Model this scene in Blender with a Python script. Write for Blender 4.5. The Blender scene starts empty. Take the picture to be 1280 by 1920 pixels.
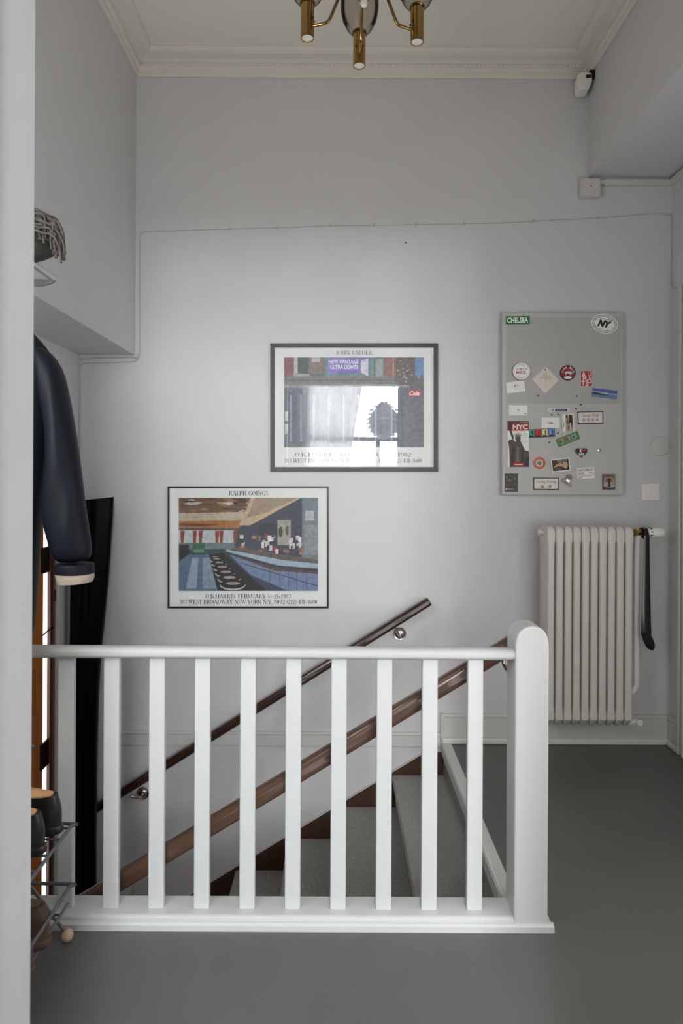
import bpy, math, random
from mathutils import Vector, Matrix, noise
random.seed(7)
scene = bpy.context.scene
PI = math.pi

# ------------------------------------------------------------------ camera, world, lights, exposure
F = 1200.0; VX, VY = 634.0, 893.0; EYE = 1.45; ROLL = math.radians(0.3)
cam_d = bpy.data.cameras.new('camera'); cam = bpy.data.objects.new('camera', cam_d)
scene.collection.objects.link(cam); scene.camera = cam
cam.location = (0, 0, EYE); cam.rotation_euler = (math.radians(90), -ROLL, 0)
cam_d.sensor_width = 36; cam_d.lens = F / 1920 * 36
cam_d.shift_x = (640 - VX) / 1920; cam_d.shift_y = -(960 - VY) / 1920
cam_d.clip_start = 0.02
cam_d.dof.use_dof = True; cam_d.dof.focus_distance = 3.2; cam_d.dof.aperture_fstop = 8

w = bpy.data.worlds.new('daylight'); scene.world = w; w.use_nodes = True
w.node_tree.nodes['Background'].inputs[0].default_value = (0.93, 0.97, 1.0, 1)
w.node_tree.nodes['Background'].inputs[1].default_value = 3.0

def area(name, loc, rot, sx, sy, power, color):
    d = bpy.data.lights.new(name, 'AREA'); d.shape = 'RECTANGLE'; d.size = sx; d.size_y = sy
    d.energy = power; d.color = color
    o = bpy.data.objects.new(name, d); scene.collection.objects.link(o); o.location = loc; o.rotation_euler = rot
    return o
# daylight entering the window of the room behind the camera
area('window_daylight', (0.25, -3.12, 2.12), (math.radians(90), 0, 0), 1.5, 1.66, 610, (0.965, 0.985, 1.0))
# added out-of-frame fill lights with no real source, beside the doorway and at right
area('left_fill_light', (-0.98, 1.02, 2.0), (math.radians(90), 0, 0), 0.7, 1.1, 18, (1.0, 0.975, 0.94))
area('right_fill_light', (1.3, 1.02, 0.95), (math.radians(90), 0, 0), 0.7, 1.3, 7, (1.0, 0.975, 0.94))
area('right_wall_fill_light', (1.78, 1.5, 1.5), (math.radians(90), 0, math.radians(90)), 0.8, 1.8, 10, (1.0, 0.975, 0.94))

scene.view_settings.view_transform = 'Standard'; scene.view_settings.look = 'None'
scene.view_settings.gamma = 1; scene.view_settings.use_curve_mapping = False
scene.view_settings.exposure = 0.09

# ------------------------------------------------------------------ colour and materials
def lin(c):
    return tuple(((v/255)/12.92 if v/255 <= .04045 else ((v/255+.055)/1.055)**2.4) for v in c)
def mat(name, rgb, rough=.6, metal=0, bump=0, bscale=60, var=0, vscale=8, coat=0, spec=.5, stretch=None, var2=None):
    m = bpy.data.materials.new(name); m.use_nodes = True; nt = m.node_tree; b = nt.nodes['Principled BSDF']
    c = lin(rgb); b.inputs['Base Color'].default_value = (*c, 1)
    b.inputs['Roughness'].default_value = rough; b.inputs['Metallic'].default_value = metal
    b.inputs['Coat Weight'].default_value = coat; b.inputs['Specular IOR Level'].default_value = spec
    tc = nt.nodes.new('ShaderNodeTexCoord'); mp = nt.nodes.new('ShaderNodeMapping')
    nt.links.new(tc.outputs['Object'], mp.inputs[0])
    if stretch: mp.inputs['Scale'].default_value = stretch
    if var:
        n = nt.nodes.new('ShaderNodeTexNoise'); n.inputs['Scale'].default_value = vscale; n.inputs['Detail'].default_value = 5
        nt.links.new(mp.outputs[0], n.inputs['Vector'])
        r = nt.nodes.new('ShaderNodeValToRGB'); r.color_ramp.elements[0].position = .3; r.color_ramp.elements[1].position = .7
        c2 = lin(var2) if var2 else tuple(min(1, v*(1+var)) for v in c); c1 = tuple(v*(1-var) for v in c)
        r.color_ramp.elements[0].color = (*c1, 1); r.color_ramp.elements[1].color = (*c2, 1)
        nt.links.new(n.outputs['Fac'], r.inputs[0]); nt.links.new(r.outputs[0], b.inputs['Base Color'])
    if bump:
        n = nt.nodes.new('ShaderNodeTexNoise'); n.inputs['Scale'].default_value = bscale; n.inputs['Detail'].default_value = 4
        nt.links.new(mp.outputs[0], n.inputs['Vector'])
        bp = nt.nodes.new('ShaderNodeBump'); bp.inputs['Strength'].default_value = bump; bp.inputs['Distance'].default_value = .004
        nt.links.new(n.outputs['Fac'], bp.inputs['Height']); nt.links.new(bp.outputs[0], b.inputs['Normal'])
    return m
M = {}
M['wall'] = mat('wall_paint', (206, 206, 207), .85, bump=.12, bscale=90, var=.02, vscale=3)
M['ceil'] = mat('ceiling_paint', (232, 227, 218), .9, bump=.15, bscale=70)
M['cornice'] = mat('plaster_cornice', (222, 217, 208), .85, bump=.1, bscale=60)
M['rearwall'] = mat('pale_room_paint', (196, 195, 192), .9)
M['floor'] = mat('grey_painted_floor', (97, 96, 94), .42, bump=.06, bscale=25, var=.06, vscale=3)
M['white'] = mat('white_gloss_paint', (200, 201, 201), .38, bump=.1, bscale=14, var=.015, vscale=6)
M['whitewood'] = mat('worn_white_paint', (214, 216, 212), .5, bump=.3, bscale=30, stretch=(1, 1, .1), var=.05, vscale=20)
M['trimgrey'] = mat('grey_white_trim_paint', (205, 205, 203), .5, bump=.1, bscale=20)
M['carpet'] = mat('grey_stair_carpet', (168, 166, 161), .98, bump=1.0, bscale=500, var=.28, vscale=160, spec=.1)
M['brownpaint'] = mat('dark_brown_stair_paint', (66, 42, 26), .55, var=.25, vscale=25, bump=.2, bscale=40)
M['rail_far'] = mat('dark_varnished_handrail', (52, 32, 22), .22, var=.25, vscale=9, coat=.6, stretch=(.25, 1, 1))
M['rail_near'] = mat('brown_varnished_handrail', (84, 60, 46), .3, var=.2, vscale=12, coat=.5, stretch=(.25, 1, 1))
M['steel'] = mat('polished_nickel', (205, 200, 192), .16, 1)
M['chrome'] = mat('chrome', (215, 216, 218), .1, 1)
M['wire'] = mat('grey_lacquered_wire', (112, 115, 120), .4, .6)
M['brass'] = mat('polished_brass', (178, 146, 92), .16, 1)
M['black'] = mat('black_paint', (16, 16, 17), .35)
M['darkframe'] = mat('dark_grey_stained_wood', (62, 62, 66), .5, bump=.5, bscale=60, stretch=(.15, 1, 1), var=.2, vscale=50)
M['paper'] = mat('white_poster_paper', (232, 232, 230), .7)
M['card'] = mat('white_card', (240, 240, 238), .6)
M['radiator'] = mat('radiator_enamel', (208, 205, 199), .42, bump=.1, bscale=30)
M['plastic'] = mat('white_plastic', (238, 237, 232), .4)
M['plastic_wall'] = mat('overpainted_plastic', (205, 204, 200), .6)
M['leather_black'] = mat('black_leather', (26, 26, 28), .32, bump=.25, bscale=120, coat=.15)
M['tan'] = mat('tan_leather_insole', (196, 150, 108), .6, bump=.2, bscale=80)
M['suede'] = mat('brown_leather', (84, 66, 54), .55, bump=.4, bscale=60, var=.25, vscale=14)
M['wood_ball'] = mat('pale_beech_wood', (206, 178, 146), .45)
M['jacket'] = mat('navy_coated_cloth', (21, 24, 34), .5, spec=.16, bump=.15, bscale=40, var=.1, vscale=6)
M['lining'] = mat('beige_lining', (176, 163, 150), .9)
M['patent'] = mat('black_glossy_vinyl', (4, 4, 5), .35, spec=.08)
M['scarf'] = mat('grey_wool', (72, 70, 66), .95, bump=.8, bscale=300, var=.2, vscale=60)
M['hat'] = mat('dark_felted_wool', (62, 62, 58), .95, bump=.8, bscale=120, var=.4, vscale=25)
M['orange'] = mat('honey_varnished_wood', (176, 104, 44), .35, var=.25, vscale=7, stretch=(1, 1, .12), coat=.3)
M['doorbrown'] = mat('dark_varnished_wood', (84, 46, 22), .3, var=.3, vscale=10, stretch=(1, 1, .12), coat=.4)
M['iron'] = mat('dark_iron', (30, 22, 18), .4, .5)
M['socket'] = mat('white_porcelain', (240, 238, 230), .5)
M['board'] = mat('grey_board_enamel', (188, 189, 188), .5)
M['horn'] = mat('black_lacquer', (10, 8, 8), .15, coat=.3)
M['mould_seam'] = mat('painted_cable', (186, 186, 184), .8)

def print_mat():
    m = bpy.data.materials.new('printed_ink'); m.use_nodes = True; nt = m.node_tree; b = nt.nodes['Principled BSDF']
    a = nt.nodes.new('ShaderNodeVertexColor'); a.layer_name = 'Col'
    n = nt.nodes.new('ShaderNodeTexNoise'); n.inputs['Scale'].default_value = 60; n.inputs['Detail'].default_value = 6
    tc = nt.nodes.new('ShaderNodeTexCoord'); nt.links.new(tc.outputs['Object'], n.inputs['Vector'])
    mr = nt.nodes.new('ShaderNodeMapRange'); mr.inputs['To Min'].default_value = .72; mr.inputs['To Max'].default_value = 1.06
    mr.inputs['From Min'].default_value = .3; mr.inputs['From Max'].default_value = .7
    nt.links.new(n.outputs['Fac'], mr.inputs['Value'])
    mx = nt.nodes.new('ShaderNodeVectorMath'); mx.operation = 'SCALE'
    nt.links.new(a.outputs['Color'], mx.inputs[0]); nt.links.new(mr.outputs[0], mx.inputs['Scale'])
    nt.links.new(mx.outputs[0], b.inputs['Base Color']); b.inputs['Roughness'].default_value = .55
    return m
M['print'] = print_mat()
def plain_print():
    m = bpy.data.materials.new('flat_ink'); m.use_nodes = True; nt = m.node_tree; b = nt.nodes['Principled BSDF']
    a = nt.nodes.new('ShaderNodeVertexColor'); a.layer_name = 'Col'
    nt.links.new(a.outputs['Color'], b.inputs['Base Color']); b.inputs['Roughness'].default_value = .5
    return m
M['ink'] = plain_print()

def glass_mat(name, tint, refl=1.0, rough=0.0, ior=1.5):
    m = bpy.data.materials.new(name); m.use_nodes = True; nt = m.node_tree; nt.nodes.clear()
    out = nt.nodes.new('ShaderNodeOutputMaterial'); mx = nt.nodes.new('ShaderNodeMixShader')
    tr = nt.nodes.new('ShaderNodeBsdfTransparent'); tr.inputs[0].default_value = (*tint, 1)
    gl = nt.nodes.new('ShaderNodeBsdfGlossy'); gl.inputs['Roughness'].default_value = rough
    fr = nt.nodes.new('ShaderNodeFresnel'); fr.inputs[0].default_value = ior
    mu = nt.nodes.new('ShaderNodeMath'); mu.operation = 'MULTIPLY'; mu.inputs[1].default_value = refl
    nt.links.new(fr.outputs[0], mu.inputs[0]); nt.links.new(mu.outputs[0], mx.inputs[0])
    nt.links.new(tr.outputs[0], mx.inputs[1]); nt.links.new(gl.outputs[0], mx.inputs[2]); nt.links.new(mx.outputs[0], out.inputs[0])
    return m
M['glass'] = glass_mat('picture_glass', (1, 1, 1))
M['pane'] = glass_mat('window_glass', (.97, .98, .98))
M['smoked'] = glass_mat('smoked_glass', (.76, .73, .68), 1.0, .06, 1.22)
def curtain_mat(mix=.5, tcol=.62, clear=.05):
    m = bpy.data.materials.new('sheer_curtain'); m.use_nodes = True; nt = m.node_tree; nt.nodes.clear()
    out = nt.nodes.new('ShaderNodeOutputMaterial'); a1 = nt.nodes.new('ShaderNodeMixShader'); a2 = nt.nodes.new('ShaderNodeMixShader')
    d = nt.nodes.new('ShaderNodeBsdfDiffuse'); t = nt.nodes.new('ShaderNodeBsdfTranslucent'); tr = nt.nodes.new('ShaderNodeBsdfTransparent')
    d.inputs[0].default_value = (.85, .85, .85, 1); t.inputs[0].default_value = (tcol, tcol, tcol, 1)
    a1.inputs[0].default_value = mix; a2.inputs[0].default_value = clear
    nt.links.new(d.outputs[0], a1.inputs[1]); nt.links.new(t.outputs[0], a1.inputs[2])
    nt.links.new(a1.outputs[0], a2.inputs[1]); nt.links.new(tr.outputs[0], a2.inputs[2]); nt.links.new(a2.outputs[0], out.inputs[0])
    return m
M['curtain'] = curtain_mat()
M['shade'] = curtain_mat(.9, .98, .06); M['shade'].name = 'paper_shade'
def board_mat():   # fine perforation: printed dark holes too small to model singly
    m = mat('perforated_enamel', (188, 189, 188), .5); nt = m.node_tree; b = nt.nodes['Principled BSDF']
    tc = nt.nodes.new('ShaderNodeTexCoord'); sp = nt.nodes.new('ShaderNodeSeparateXYZ'); nt.links.new(tc.outputs['Object'], sp.inputs[0])
    def wave(sock):
        a = nt.nodes.new('ShaderNodeMath'); a.operation = 'MULTIPLY'; a.inputs[1].default_value = 2*PI/.00708
        s = nt.nodes.new('ShaderNodeMath'); s.operation = 'SINE'
        nt.links.new(sock, a.inputs[0]); nt.links.new(a.outputs[0], s.inputs[0]); return s.outputs[0]
    ad = nt.nodes.new('ShaderNodeMath'); ad.operation = 'ADD'
    nt.links.new(wave(sp.outputs[0]), ad.inputs[0]); nt.links.new(wave(sp.outputs[2]), ad.inputs[1])
    mr = nt.nodes.new('ShaderNodeMapRange'); mr.inputs['From Min'].default_value = 1.0; mr.inputs['From Max'].default_value = 1.35
    nt.links.new(ad.outputs[0], mr.inputs['Value'])
    mx = nt.nodes.new('ShaderNodeMix'); mx.data_type = 'RGBA'
    mx.inputs[6].default_value = (*lin((188, 189, 188)), 1); mx.inputs[7].default_value = (*lin((60, 60, 60)), 1)
    nt.links.new(mr.outputs[0], mx.inputs[0]); nt.links.new(mx.outputs[2], b.inputs['Base Color'])
    return m
M['perf'] = board_mat()

# ------------------------------------------------------------------ mesh helpers
def P(px, py, Y):
    """photo pixel -> point of the room on the plane at distance Y (roll taken out)"""
    dx, dy = px - VX, py - VY
    c, s = math.cos(ROLL), math.sin(ROLL)
    ux, uy = dx*c + dy*s, -dx*s + dy*c
    return Vector((ux*Y/F, Y, EYE - uy*Y/F))

class MB:
    def __init__(s): s.v = []; s.f = []; s.c = []; s.col = (1, 1, 1)
    def add(s, vs, fs):
        n = len(s.v); s.v += [Vector(v) for v in vs]
        for f in fs: s.f.append([i+n for i in f]); s.c.append(s.col)
        return s
    def box(s, x0, x1, y0, y1, z0, z1):
        v = [(x, y, z) for x in (x0, x1) for y in (y0, y1) for z in (z0, z1)]
        return s.add(v, [(0,1,3,2), (4,6,7,5), (0,4,5,1), (2,3,7,6), (0,2,6,4), (1,5,7,3)])
    def loft(s, rings, closed=True, caps=True):
        n = len(rings[0]); vs = [p for r in rings for p in r]; fs = []
        for k in range(len(rings)-1):
            for i in range(n if closed else n-1):
                j = (i+1) % n; fs.append((k*n+i, k*n+j, (k+1)*n+j, (k+1)*n+i))
        if caps and closed: fs.append(tuple(range(n-1, -1, -1))); fs.append(tuple((len(rings)-1)*n+i for i in range(n)))
        return s.add(vs, fs)
    def tube(s, pts, r, seg=8, caps=True, sx=1.0, sy=1.0):
        pts = [Vector(p) for p in pts]; rs = r if isinstance(r, (list, tuple)) else [r]*len(pts)
        rings = []; t0 = (pts[1]-pts[0]).normalized()
        up = Vector((0, 0, 1)) if abs(t0.z) < .9 else Vector((0, 1, 0))
        n = t0.cross(up).normalized()
        for i, p in enumerate(pts):
            a = pts[max(i-1, 0)]; b = pts[min(i+1, len(pts)-1)]; t = (b-a).normalized()
            n = (n - t*n.dot(t)).normalized(); q = t.cross(n)
            rings.append([p + (n*math.cos(2*PI*k/seg)*sx + q*math.sin(2*PI*k/seg)*sy)*rs[i] for k in range(seg)])
        return s.loft(rings, True, caps)
    def lathe(s, prof, o, axis=(0, 0, 1), seg=20, caps=False):
        ax = Vector(axis).normalized(); n = ax.orthogonal().normalized(); q = ax.cross(n); o = Vector(o)
        return s.loft([[o + ax*h + (n*math.cos(2*PI*k/seg)+q*math.sin(2*PI*k/seg))*max(r, 1e-4) for k in range(seg)] for r, h in prof], True, caps)
    def prism(s, pts, off):
        """polygon (3-D points) extruded by vector off"""
        off = Vector(off); a = [Vector(p) for p in pts]; b = [p+off for p in a]; n = len(a)
        return s.add(a+b, [tuple(range(n)), tuple(range(2*n-1, n-1, -1))] + [(i, n+i, n+(i+1) % n, (i+1) % n) for i in range(n)])
    def poly(s, pts, col=None):
        if col is not None: s.col = lin(col)
        return s.add(pts, [tuple(range(len(pts)))])

ORG = {}
def link(name, mb, m, org, smooth=False, bevel=0, seg=2, subsurf=0):
    me = bpy.data.meshes.new(name); me.from_pydata([v-org for v in mb.v], [], mb.f); me.update()
    mats = m if isinstance(m, (list, tuple)) else [m]
    for k in mats: me.materials.append(k)
    if m is M['print'] or m is M['ink']:
        a = me.color_attributes.new('Col', 'FLOAT_COLOR', 'CORNER'); i = 0
        for f, c in zip(me.polygons, mb.c):
            for _ in f.vertices: a.data[i].color = (*c, 1); i += 1
    import bmesh
    if not (m is M['print'] or m is M['ink']):
        bm = bmesh.new(); bm.from_mesh(me); bmesh.ops.recalc_face_normals(bm, faces=bm.faces); bm.to_mesh(me); bm.free()
    if smooth:
        for p in me.polygons: p.use_smooth = True
        if smooth == 'auto': me.set_sharp_from_angle(angle=math.radians(40))
    o = bpy.data.objects.new(name, me); scene.collection.objects.link(o)
    if bevel:
        b = o.modifiers.new('bevel', 'BEVEL'); b.width = bevel; b.segments = seg; b.limit_method = 'ANGLE'
    if subsurf:
        b = o.modifiers.new('sub', 'SUBSURF'); b.levels = b.render_levels = subsurf
    return o
def tag(o, label, cat=None, group=None, kind=None):
    if label: o['label'] = label
    if cat: o['category'] = cat
    if group: o['group'] = group
    if kind: o['kind'] = kind
    return o
def thing(name, loc, label, cat, group=None, kind=None):
    o = bpy.data.objects.new(name, None); o.empty_display_size = .05; scene.collection.objects.link(o); o.location = loc
    ORG[o] = Vector(loc); return tag(o, label, cat, group, kind)
def part(name, mb, m, parent, label=None, **k):
    o = link(name, mb, m, ORG[parent], **k); o.parent = parent; ORG[o] = ORG[parent]
    if k.get('kind'): pass
    if label: o['label'] = label
    return o
def mesh_thing(name, mb, m, label, cat, group=None, kind=None, **k):
    xs = [v.x for v in mb.v]; ys = [v.y for v in mb.v]; zs = [v.z for v in mb.v]
    org = Vector(((min(xs)+max(xs))/2, (min(ys)+max(ys))/2, min(zs)))
    o = link(name, mb, m, org, **k); o.location = org; ORG[o] = org
    return tag(o, label, cat, group, kind)
def struct(name, mb, m, **k):
    return mesh_thing(name, mb, m, None, None, kind='structure', **k)
# sub-parts of a mesh thing: the child's coordinates are relative to that mesh's origin
def sub(name, mb, m, parent, label=None, **k):
    return part(name, mb, m, parent, label, **k)

_txt = {}
def text_geo(body, bold=0.0, shear=0.0):
    key = (body, bold, shear)
    if key not in _txt:
        cu = bpy.data.curves.new('t', 'FONT'); cu.body = body; cu.size = 1; cu.offset = bold; cu.resolution_u = 3; cu.shear = shear
        ob = bpy.data.objects.new('t', cu); scene.collection.objects.link(ob)
        dg = bpy.context.evaluated_depsgraph_get(); me = bpy.data.meshes.new_from_object(ob.evaluated_get(dg))
        vs = [(v.co.x, v.co.y) for v in me.vertices]; fs = [tuple(p.vertices) for p in me.polygons]
        bpy.data.objects.remove(ob); bpy.data.curves.remove(cu); bpy.data.meshes.remove(me)
        x0 = min(v[0] for v in vs); x1 = max(v[0] for v in vs); y0 = min(v[1] for v in vs); y1 = max(v[1] for v in vs)
        _txt[key] = ([((x-x0)/(x1-x0), (y-y0)/(y1-y0)) for x, y in vs], fs)
    return _txt[key]

# a small didone capital alphabet, drawn with thick stems, thin hairlines and flat serifs
TK, TN = .17, .055
def _v(x, y0=0, y1=1, w=TK, s0=True, s1=True):
    r = [[(x-w/2, y0), (x+w/2, y0), (x+w/2, y1), (x-w/2, y1)]]
    if s0: r.append([(x-.17, y0), (x+.17, y0), (x+.17, y0+TN), (x-.17, y0+TN)])
    if s1: r.append([(x-.17, y1-TN), (x+.17, y1-TN), (x+.17, y1), (x-.17, y1)])
    return r
def _l(a, b, w):
    return [[(a[0]-w/2, a[1]), (a[0]+w/2, a[1]), (b[0]+w/2, b[1]), (b[0]-w/2, b[1])]]
def _h(x0, x1, y, w=TN): return [[(x0, y-w/2), (x1, y-w/2), (x1, y+w/2), (x0, y+w/2)]]
def _a(cx, cy, rx, ry, a0, a1, tk=TK):
    out = []; n = max(4, int(abs(a1-a0)/22))
    for i in range(n):
        q = []
        for k, sgn in ((i, 1), (i+1, 1), (i+1, -1), (i, -1)):
            a = math.radians(a0+(a1-a0)*k/n); h = (TN + (tk-TN)*abs(math.cos(a))**1.5)/2*sgn
            q.append((cx+(rx+h-tk/2)*math.cos(a), cy+(ry+h*.5-TN/2)*math.sin(a)))
        out.append(q)
    return out
def _serif(c, x): return _h(x-.15, x+.15, TN/2) if c == 0 else _h(x-.15, x+.15, 1-TN/2)
G = {
 'A': (.86, _l((.08, 0), (.42, 1), .06)+_l((.74, 0), (.42, 1), .17)+_h(.2, .62, .33)+_serif(0, .1)+_serif(0, .72)),
 'B': (.74, _v(.17)+_h(.17, .42, .975)+_h(.17, .42, .52)+_h(.17, .45, .025)+_a(.4, .76, .25, .24, -90, 90)+_a(.42, .26, .29, .26, -90, 90)),
 'D': (.84, _v(.17)+_h(.17, .4, .975)+_h(.17, .4, .025)+_a(.38, .5, .4, .5, -90, 90)),
 'E': (.72, _v(.17)+_h(.17, .6, .975)+_h(.17, .45, .52)+_h(.17, .62, .025)+_v(.6, .76, 1, .05, 0, 0)+_v(.63, 0, .27, .05, 0, 0)+_v(.45, .4, .64, .05, 0, 0)),
 'F': (.68, _v(.17)+_h(.17, .58, .975)+_h(.17, .43, .5)+_v(.58, .74, 1, .05, 0, 0)+_v(.43, .38, .62, .05, 0, 0)),
 'G': (.86, _a(.44, .5, .4, .5, 40, 320)+_v(.7, .05, .42, .15, 0, 0)+_h(.55, .84, .42)+_v(.72, .7, 1, .05, 0, 0)),
 'H': (.92, _v(.18)+_v(.72)+_h(.18, .72, .5)), 'I': (.38, _v(.18)),
 'J': (.5, _v(.32, .15, 1, TK, 0, 1)+_a(.2, .17, .2, .17, 180, 360)),
 'K': (.84, _v(.17)+_l((.25, .42), (.68, 1), .06)+_l((.72, 0), (.38, .58), .17)+_serif(1, .66)+_serif(0, .7)),
 'L': (.68, _v(.17)+_h(.17, .6, .025)+_v(.62, 0, .28, .05, 0, 0)),
 'M': (1.06, _v(.15, w=.06)+_v(.88)+_l((.48, 0), (.17, 1), .16)+_l((.48, 0), (.85, 1), .06)),
 'N': (.9, _v(.15, w=.06)+_v(.73, w=.06, s0=False)+_l((.72, 0), (.17, 1), .17)),
 'O': (.88, _a(.42, .5, .4, .5, 0, 360)),
 'P': (.72, _v(.17)+_h(.17, .42, .975)+_h(.17, .42, .45)+_a(.38, .72, .3, .28, -90, 90)),
 'R': (.82, _v(.17)+_h(.17, .42, .975)+_h(.17, .42, .5)+_a(.38, .74, .28, .26, -90, 90)+_l((.7, 0), (.42, .5), .16)+_h(.62, .82, .025)),
 'S': (.64, _a(.3, .74, .25, .26, 40, 270, .13)+_a(.3, .26, .27, .26, -140, 90, .13)+_v(.52, .7, 1, .05, 0, 0)+_v(.06, 0, .3, .05, 0, 0)),
 'T': (.76, _v(.37, s1=False)+_h(.04, .7, .975)+_v(.05, .74, 1, .05, 0, 0)+_v(.69, .74, 1, .05, 0, 0)),
 'U': (.88, _v(.18, .25, 1, s0=False)+_v(.7, .25, 1, .06, s0=False)+_a(.44, .27, .34, .27, 180, 360)),
 'V': (.84, _l((.4, 0), (.1, 1), .17)+_l((.4, 0), (.7, 1), .06)+_serif(1, .12)+_serif(1, .7)),
 'W': (1.16, _l((.33, 0), (.1, 1), .15)+_l((.33, 0), (.56, 1), .06)+_l((.77, 0), (.56, 1), .15)+_l((.77, 0), (1.02, 1), .06)+_serif(1, .12)+_serif(1, .56)+_serif(1, 1.02)),
 'Y': (.82, _v(.4, 0, .45, s1=False)+_l((.4, .4), (.1, 1), .16)+_l((.4, .4), (.68, 1), .06)+_serif(1, .12)+_serif(1, .68)),
 '0': (.62, _a(.29, .5, .28, .5, 0, 360)), '1': (.44, _v(.22, s1=False)+_l((.08, .86), (.22, 1), .06)),
 '2': (.6, _a(.28, .74, .24, .26, -30, 180, .13)+_l((.08, .03), (.45, .62), .12)+_h(.04, .54, .05, .11)),
 '3': (.6, _a(.26, .75, .24, .25, -90, 160, .14)+_a(.26, .26, .27, .27, -160, 90, .14)),
 '4': (.62, _v(.42, s1=False, w=.15)+_l((.05, .3), (.4, 1), .06)+_h(.04, .58, .28, .06)),
 '5': (.6, _a(.26, .3, .27, .31, -150, 130, .14)+_v(.12, .45, 1, .06, 0, 0)+_h(.1, .5, .95, .1)),
 '6': (.62, _a(.3, .3, .26, .3, 0, 360, .14)+_a(.34, .45, .32, .55, 70, 190, .14)),
 '8': (.62, _a(.3, .75, .23, .25, 0, 360, .13)+_a(.3, .26, .27, .27, 0, 360, .14)),
 '9': (.62, _a(.3, .7, .26, .3, 0, 360, .14)+_a(.26, .55, .32, .55, -110, 10, .14)),
 '.': (.26, _v(.12, 0, .14, .14, 0, 0)), '—': (1.0, _h(.04, .92, .36)), '-': (.44, _h(.05, .36, .36, .08)),
 '(': (.36, _a(.42, .45, .32, .62, 120, 240, .1)), ')': (.36, _a(-.04, .45, .32, .62, -60, 60, .1)), ' ': (.34, []),
}
def serif(mb, fn, body, x0, x1, ytop, ybot):
    tot = sum(G[c][0] for c in body); x = 0
    for c in body:
        wd, polys = G[c]
        for q in polys:
            mb.poly([fn(x0+(x1-x0)*(x+u)/tot, ybot+(ytop-ybot)*v) for u, v in q])
        x += wd
def sans(mb, fn, body, x0, x1, ytop, ybot, bold=0.0, shear=0.0):
    vs, fs = text_geo(body, bold, shear)
    mb.add([fn(x0+(x1-x0)*u, ybot+(ytop-ybot)*v) for u, v in vs], fs)

# ------------------------------------------------------------------ the room shell
BY = 3.5                     # back wall plane
XL, XLB = -1.417, -1.114     # lower left wall, beam face above it
XR, XRB = 1.816, 1.357
ZB_L, ZB_R = 2.106, 3.09     # undersides of the beams
ZC = 3.74
LAND = -1.218
struct('wall_back', MB().box(-1.7, 2.1, BY, BY+.2, -1.5, 3.9), M['wall'])
wl = MB()
wl.box(XL-.2, XL, .85, 2.55, LAND-.3, ZB_L); wl.box(XL-.2, XL, 3.205, BY, LAND-.3, ZB_L); wl.box(XL-.2, XL, 2.55, 3.205, 1.36, ZB_L)
wl.box(XL-.2, XL, 2.55, 3.205, LAND-.3, LAND)
struct('wall_left', wl, M['wall'])
struct('beam_left', MB().box(XL-.2, XLB, 1.0, BY, ZB_L, 3.9), M['wall'])
struct('wall_right', MB().box(XR, XR+.2, .85, BY, -.3, 3.9), M['wall'])
struct('beam_right', MB().box(XRB, XR, 1.0, BY, ZB_R, 3.9), M['wall'])
struct('ceiling', MB().box(XLB, XRB, 1.0, BY, ZC, ZC+.16), M['ceil'])
# partition with the doorway the camera looks through
pw = MB(); JL, JR, HZ = -.481, .575, 2.31
pw.box(-1.8, JL-.03, .85, 1.0, -.3, 3.9); pw.box(JR+.03, 2.1, .85, 1.0, -.3, 3.9); pw.box(JL-.03, JR+.03, .85, 1.0, HZ+.03, 3.9)
struct('wall_front', pw, M['wall'])
# floor of the hall (two slabs: near strip and right strip) and of the room behind
SX = .568; SY = 2.155        # edges of the stairwell
fl = MB()
fl.box(-1.8, 2.1, .85, 2.06, -.22, 0); fl.box(SX+.02, 2.1, 2.06, BY, -.22, 0)
struct('floor', fl, M['floor'])
struct('floor_rear', MB().box(-1.8, 2.1, -3.3, .85, -.22, -.001), M['floor'])
struct('wall_stairwell', MB().box(XL, SX+.02, 2.06, SY, LAND-.3, -.001), M['wall'])
struct('floor_landing', MB().box(XL-.25, XL+.31, SY, BY, LAND-.2, LAND), M['carpet'])
# door lining of that doorway
jm = thing('trim_1', (JL, .925, 0), None, None, kind='structure')
for sx, X in ((1, JL), (-1, JR)):
    m_ = MB(); a = X - .03*sx
    m_.box(min(a, X), max(a, X), .838, 1.012, 0, HZ+.03)
    part('jamb', m_, M['white'], jm, bevel=.004)
    m_ = MB(); b = X+.012*sx
    m_.box(min(X, b), max(X, b), .838, .872, 0, HZ-.012)
    part('door_stop', m_, M['white'], jm, bevel=.004)
    for y0, y1 in ((.822, .85), (1.0, 1.026)):
        m_ = MB(); c = X-.1*sx; m_.box(min(c, X-.008*sx), max(c, X-.008*sx), y0, y1, 0, HZ+.1)
        part('architrave', m_, M['white'], jm, bevel=.006)
part('door_head', MB().box(JL-.03, JR+.03, .838, 1.012, HZ, HZ+.03), M['white'], jm, bevel=.004)
# room behind the camera: seen only as a reflection in the picture glass
rr = MB()
rr.box(-1.8, -1.6, -3.3, .85, -.2, 3.2)
struct('wall_left_rear', rr, M['rearwall'])
rr = MB(); rr.box(1.9, 2.1, -3.3, .85, -.2, 3.2)
struct('wall_right_rear', rr, M['rearwall'])
WX0, WX1, WZ0, WZ1 = -.5, 1.0, 1.32, 2.95
rr = MB(); rr.box(-1.6, WX0, -3.2, -3.0, -.2, 3.2); rr.box(WX1, 1.9, -3.2, -3.0, -.2, 3.2)
rr.box(WX0, WX1, -3.2, -3.0, -.2, WZ0); rr.box(WX0, WX1, -3.2, -3.0, WZ1, 3.2)
struct('wall_rear', rr, M['rearwall'])
struct('ceiling_rear', MB().box(-1.8, 2.1, -3.3, .85, 3.2, 3.3), M['rearwall'])

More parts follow.
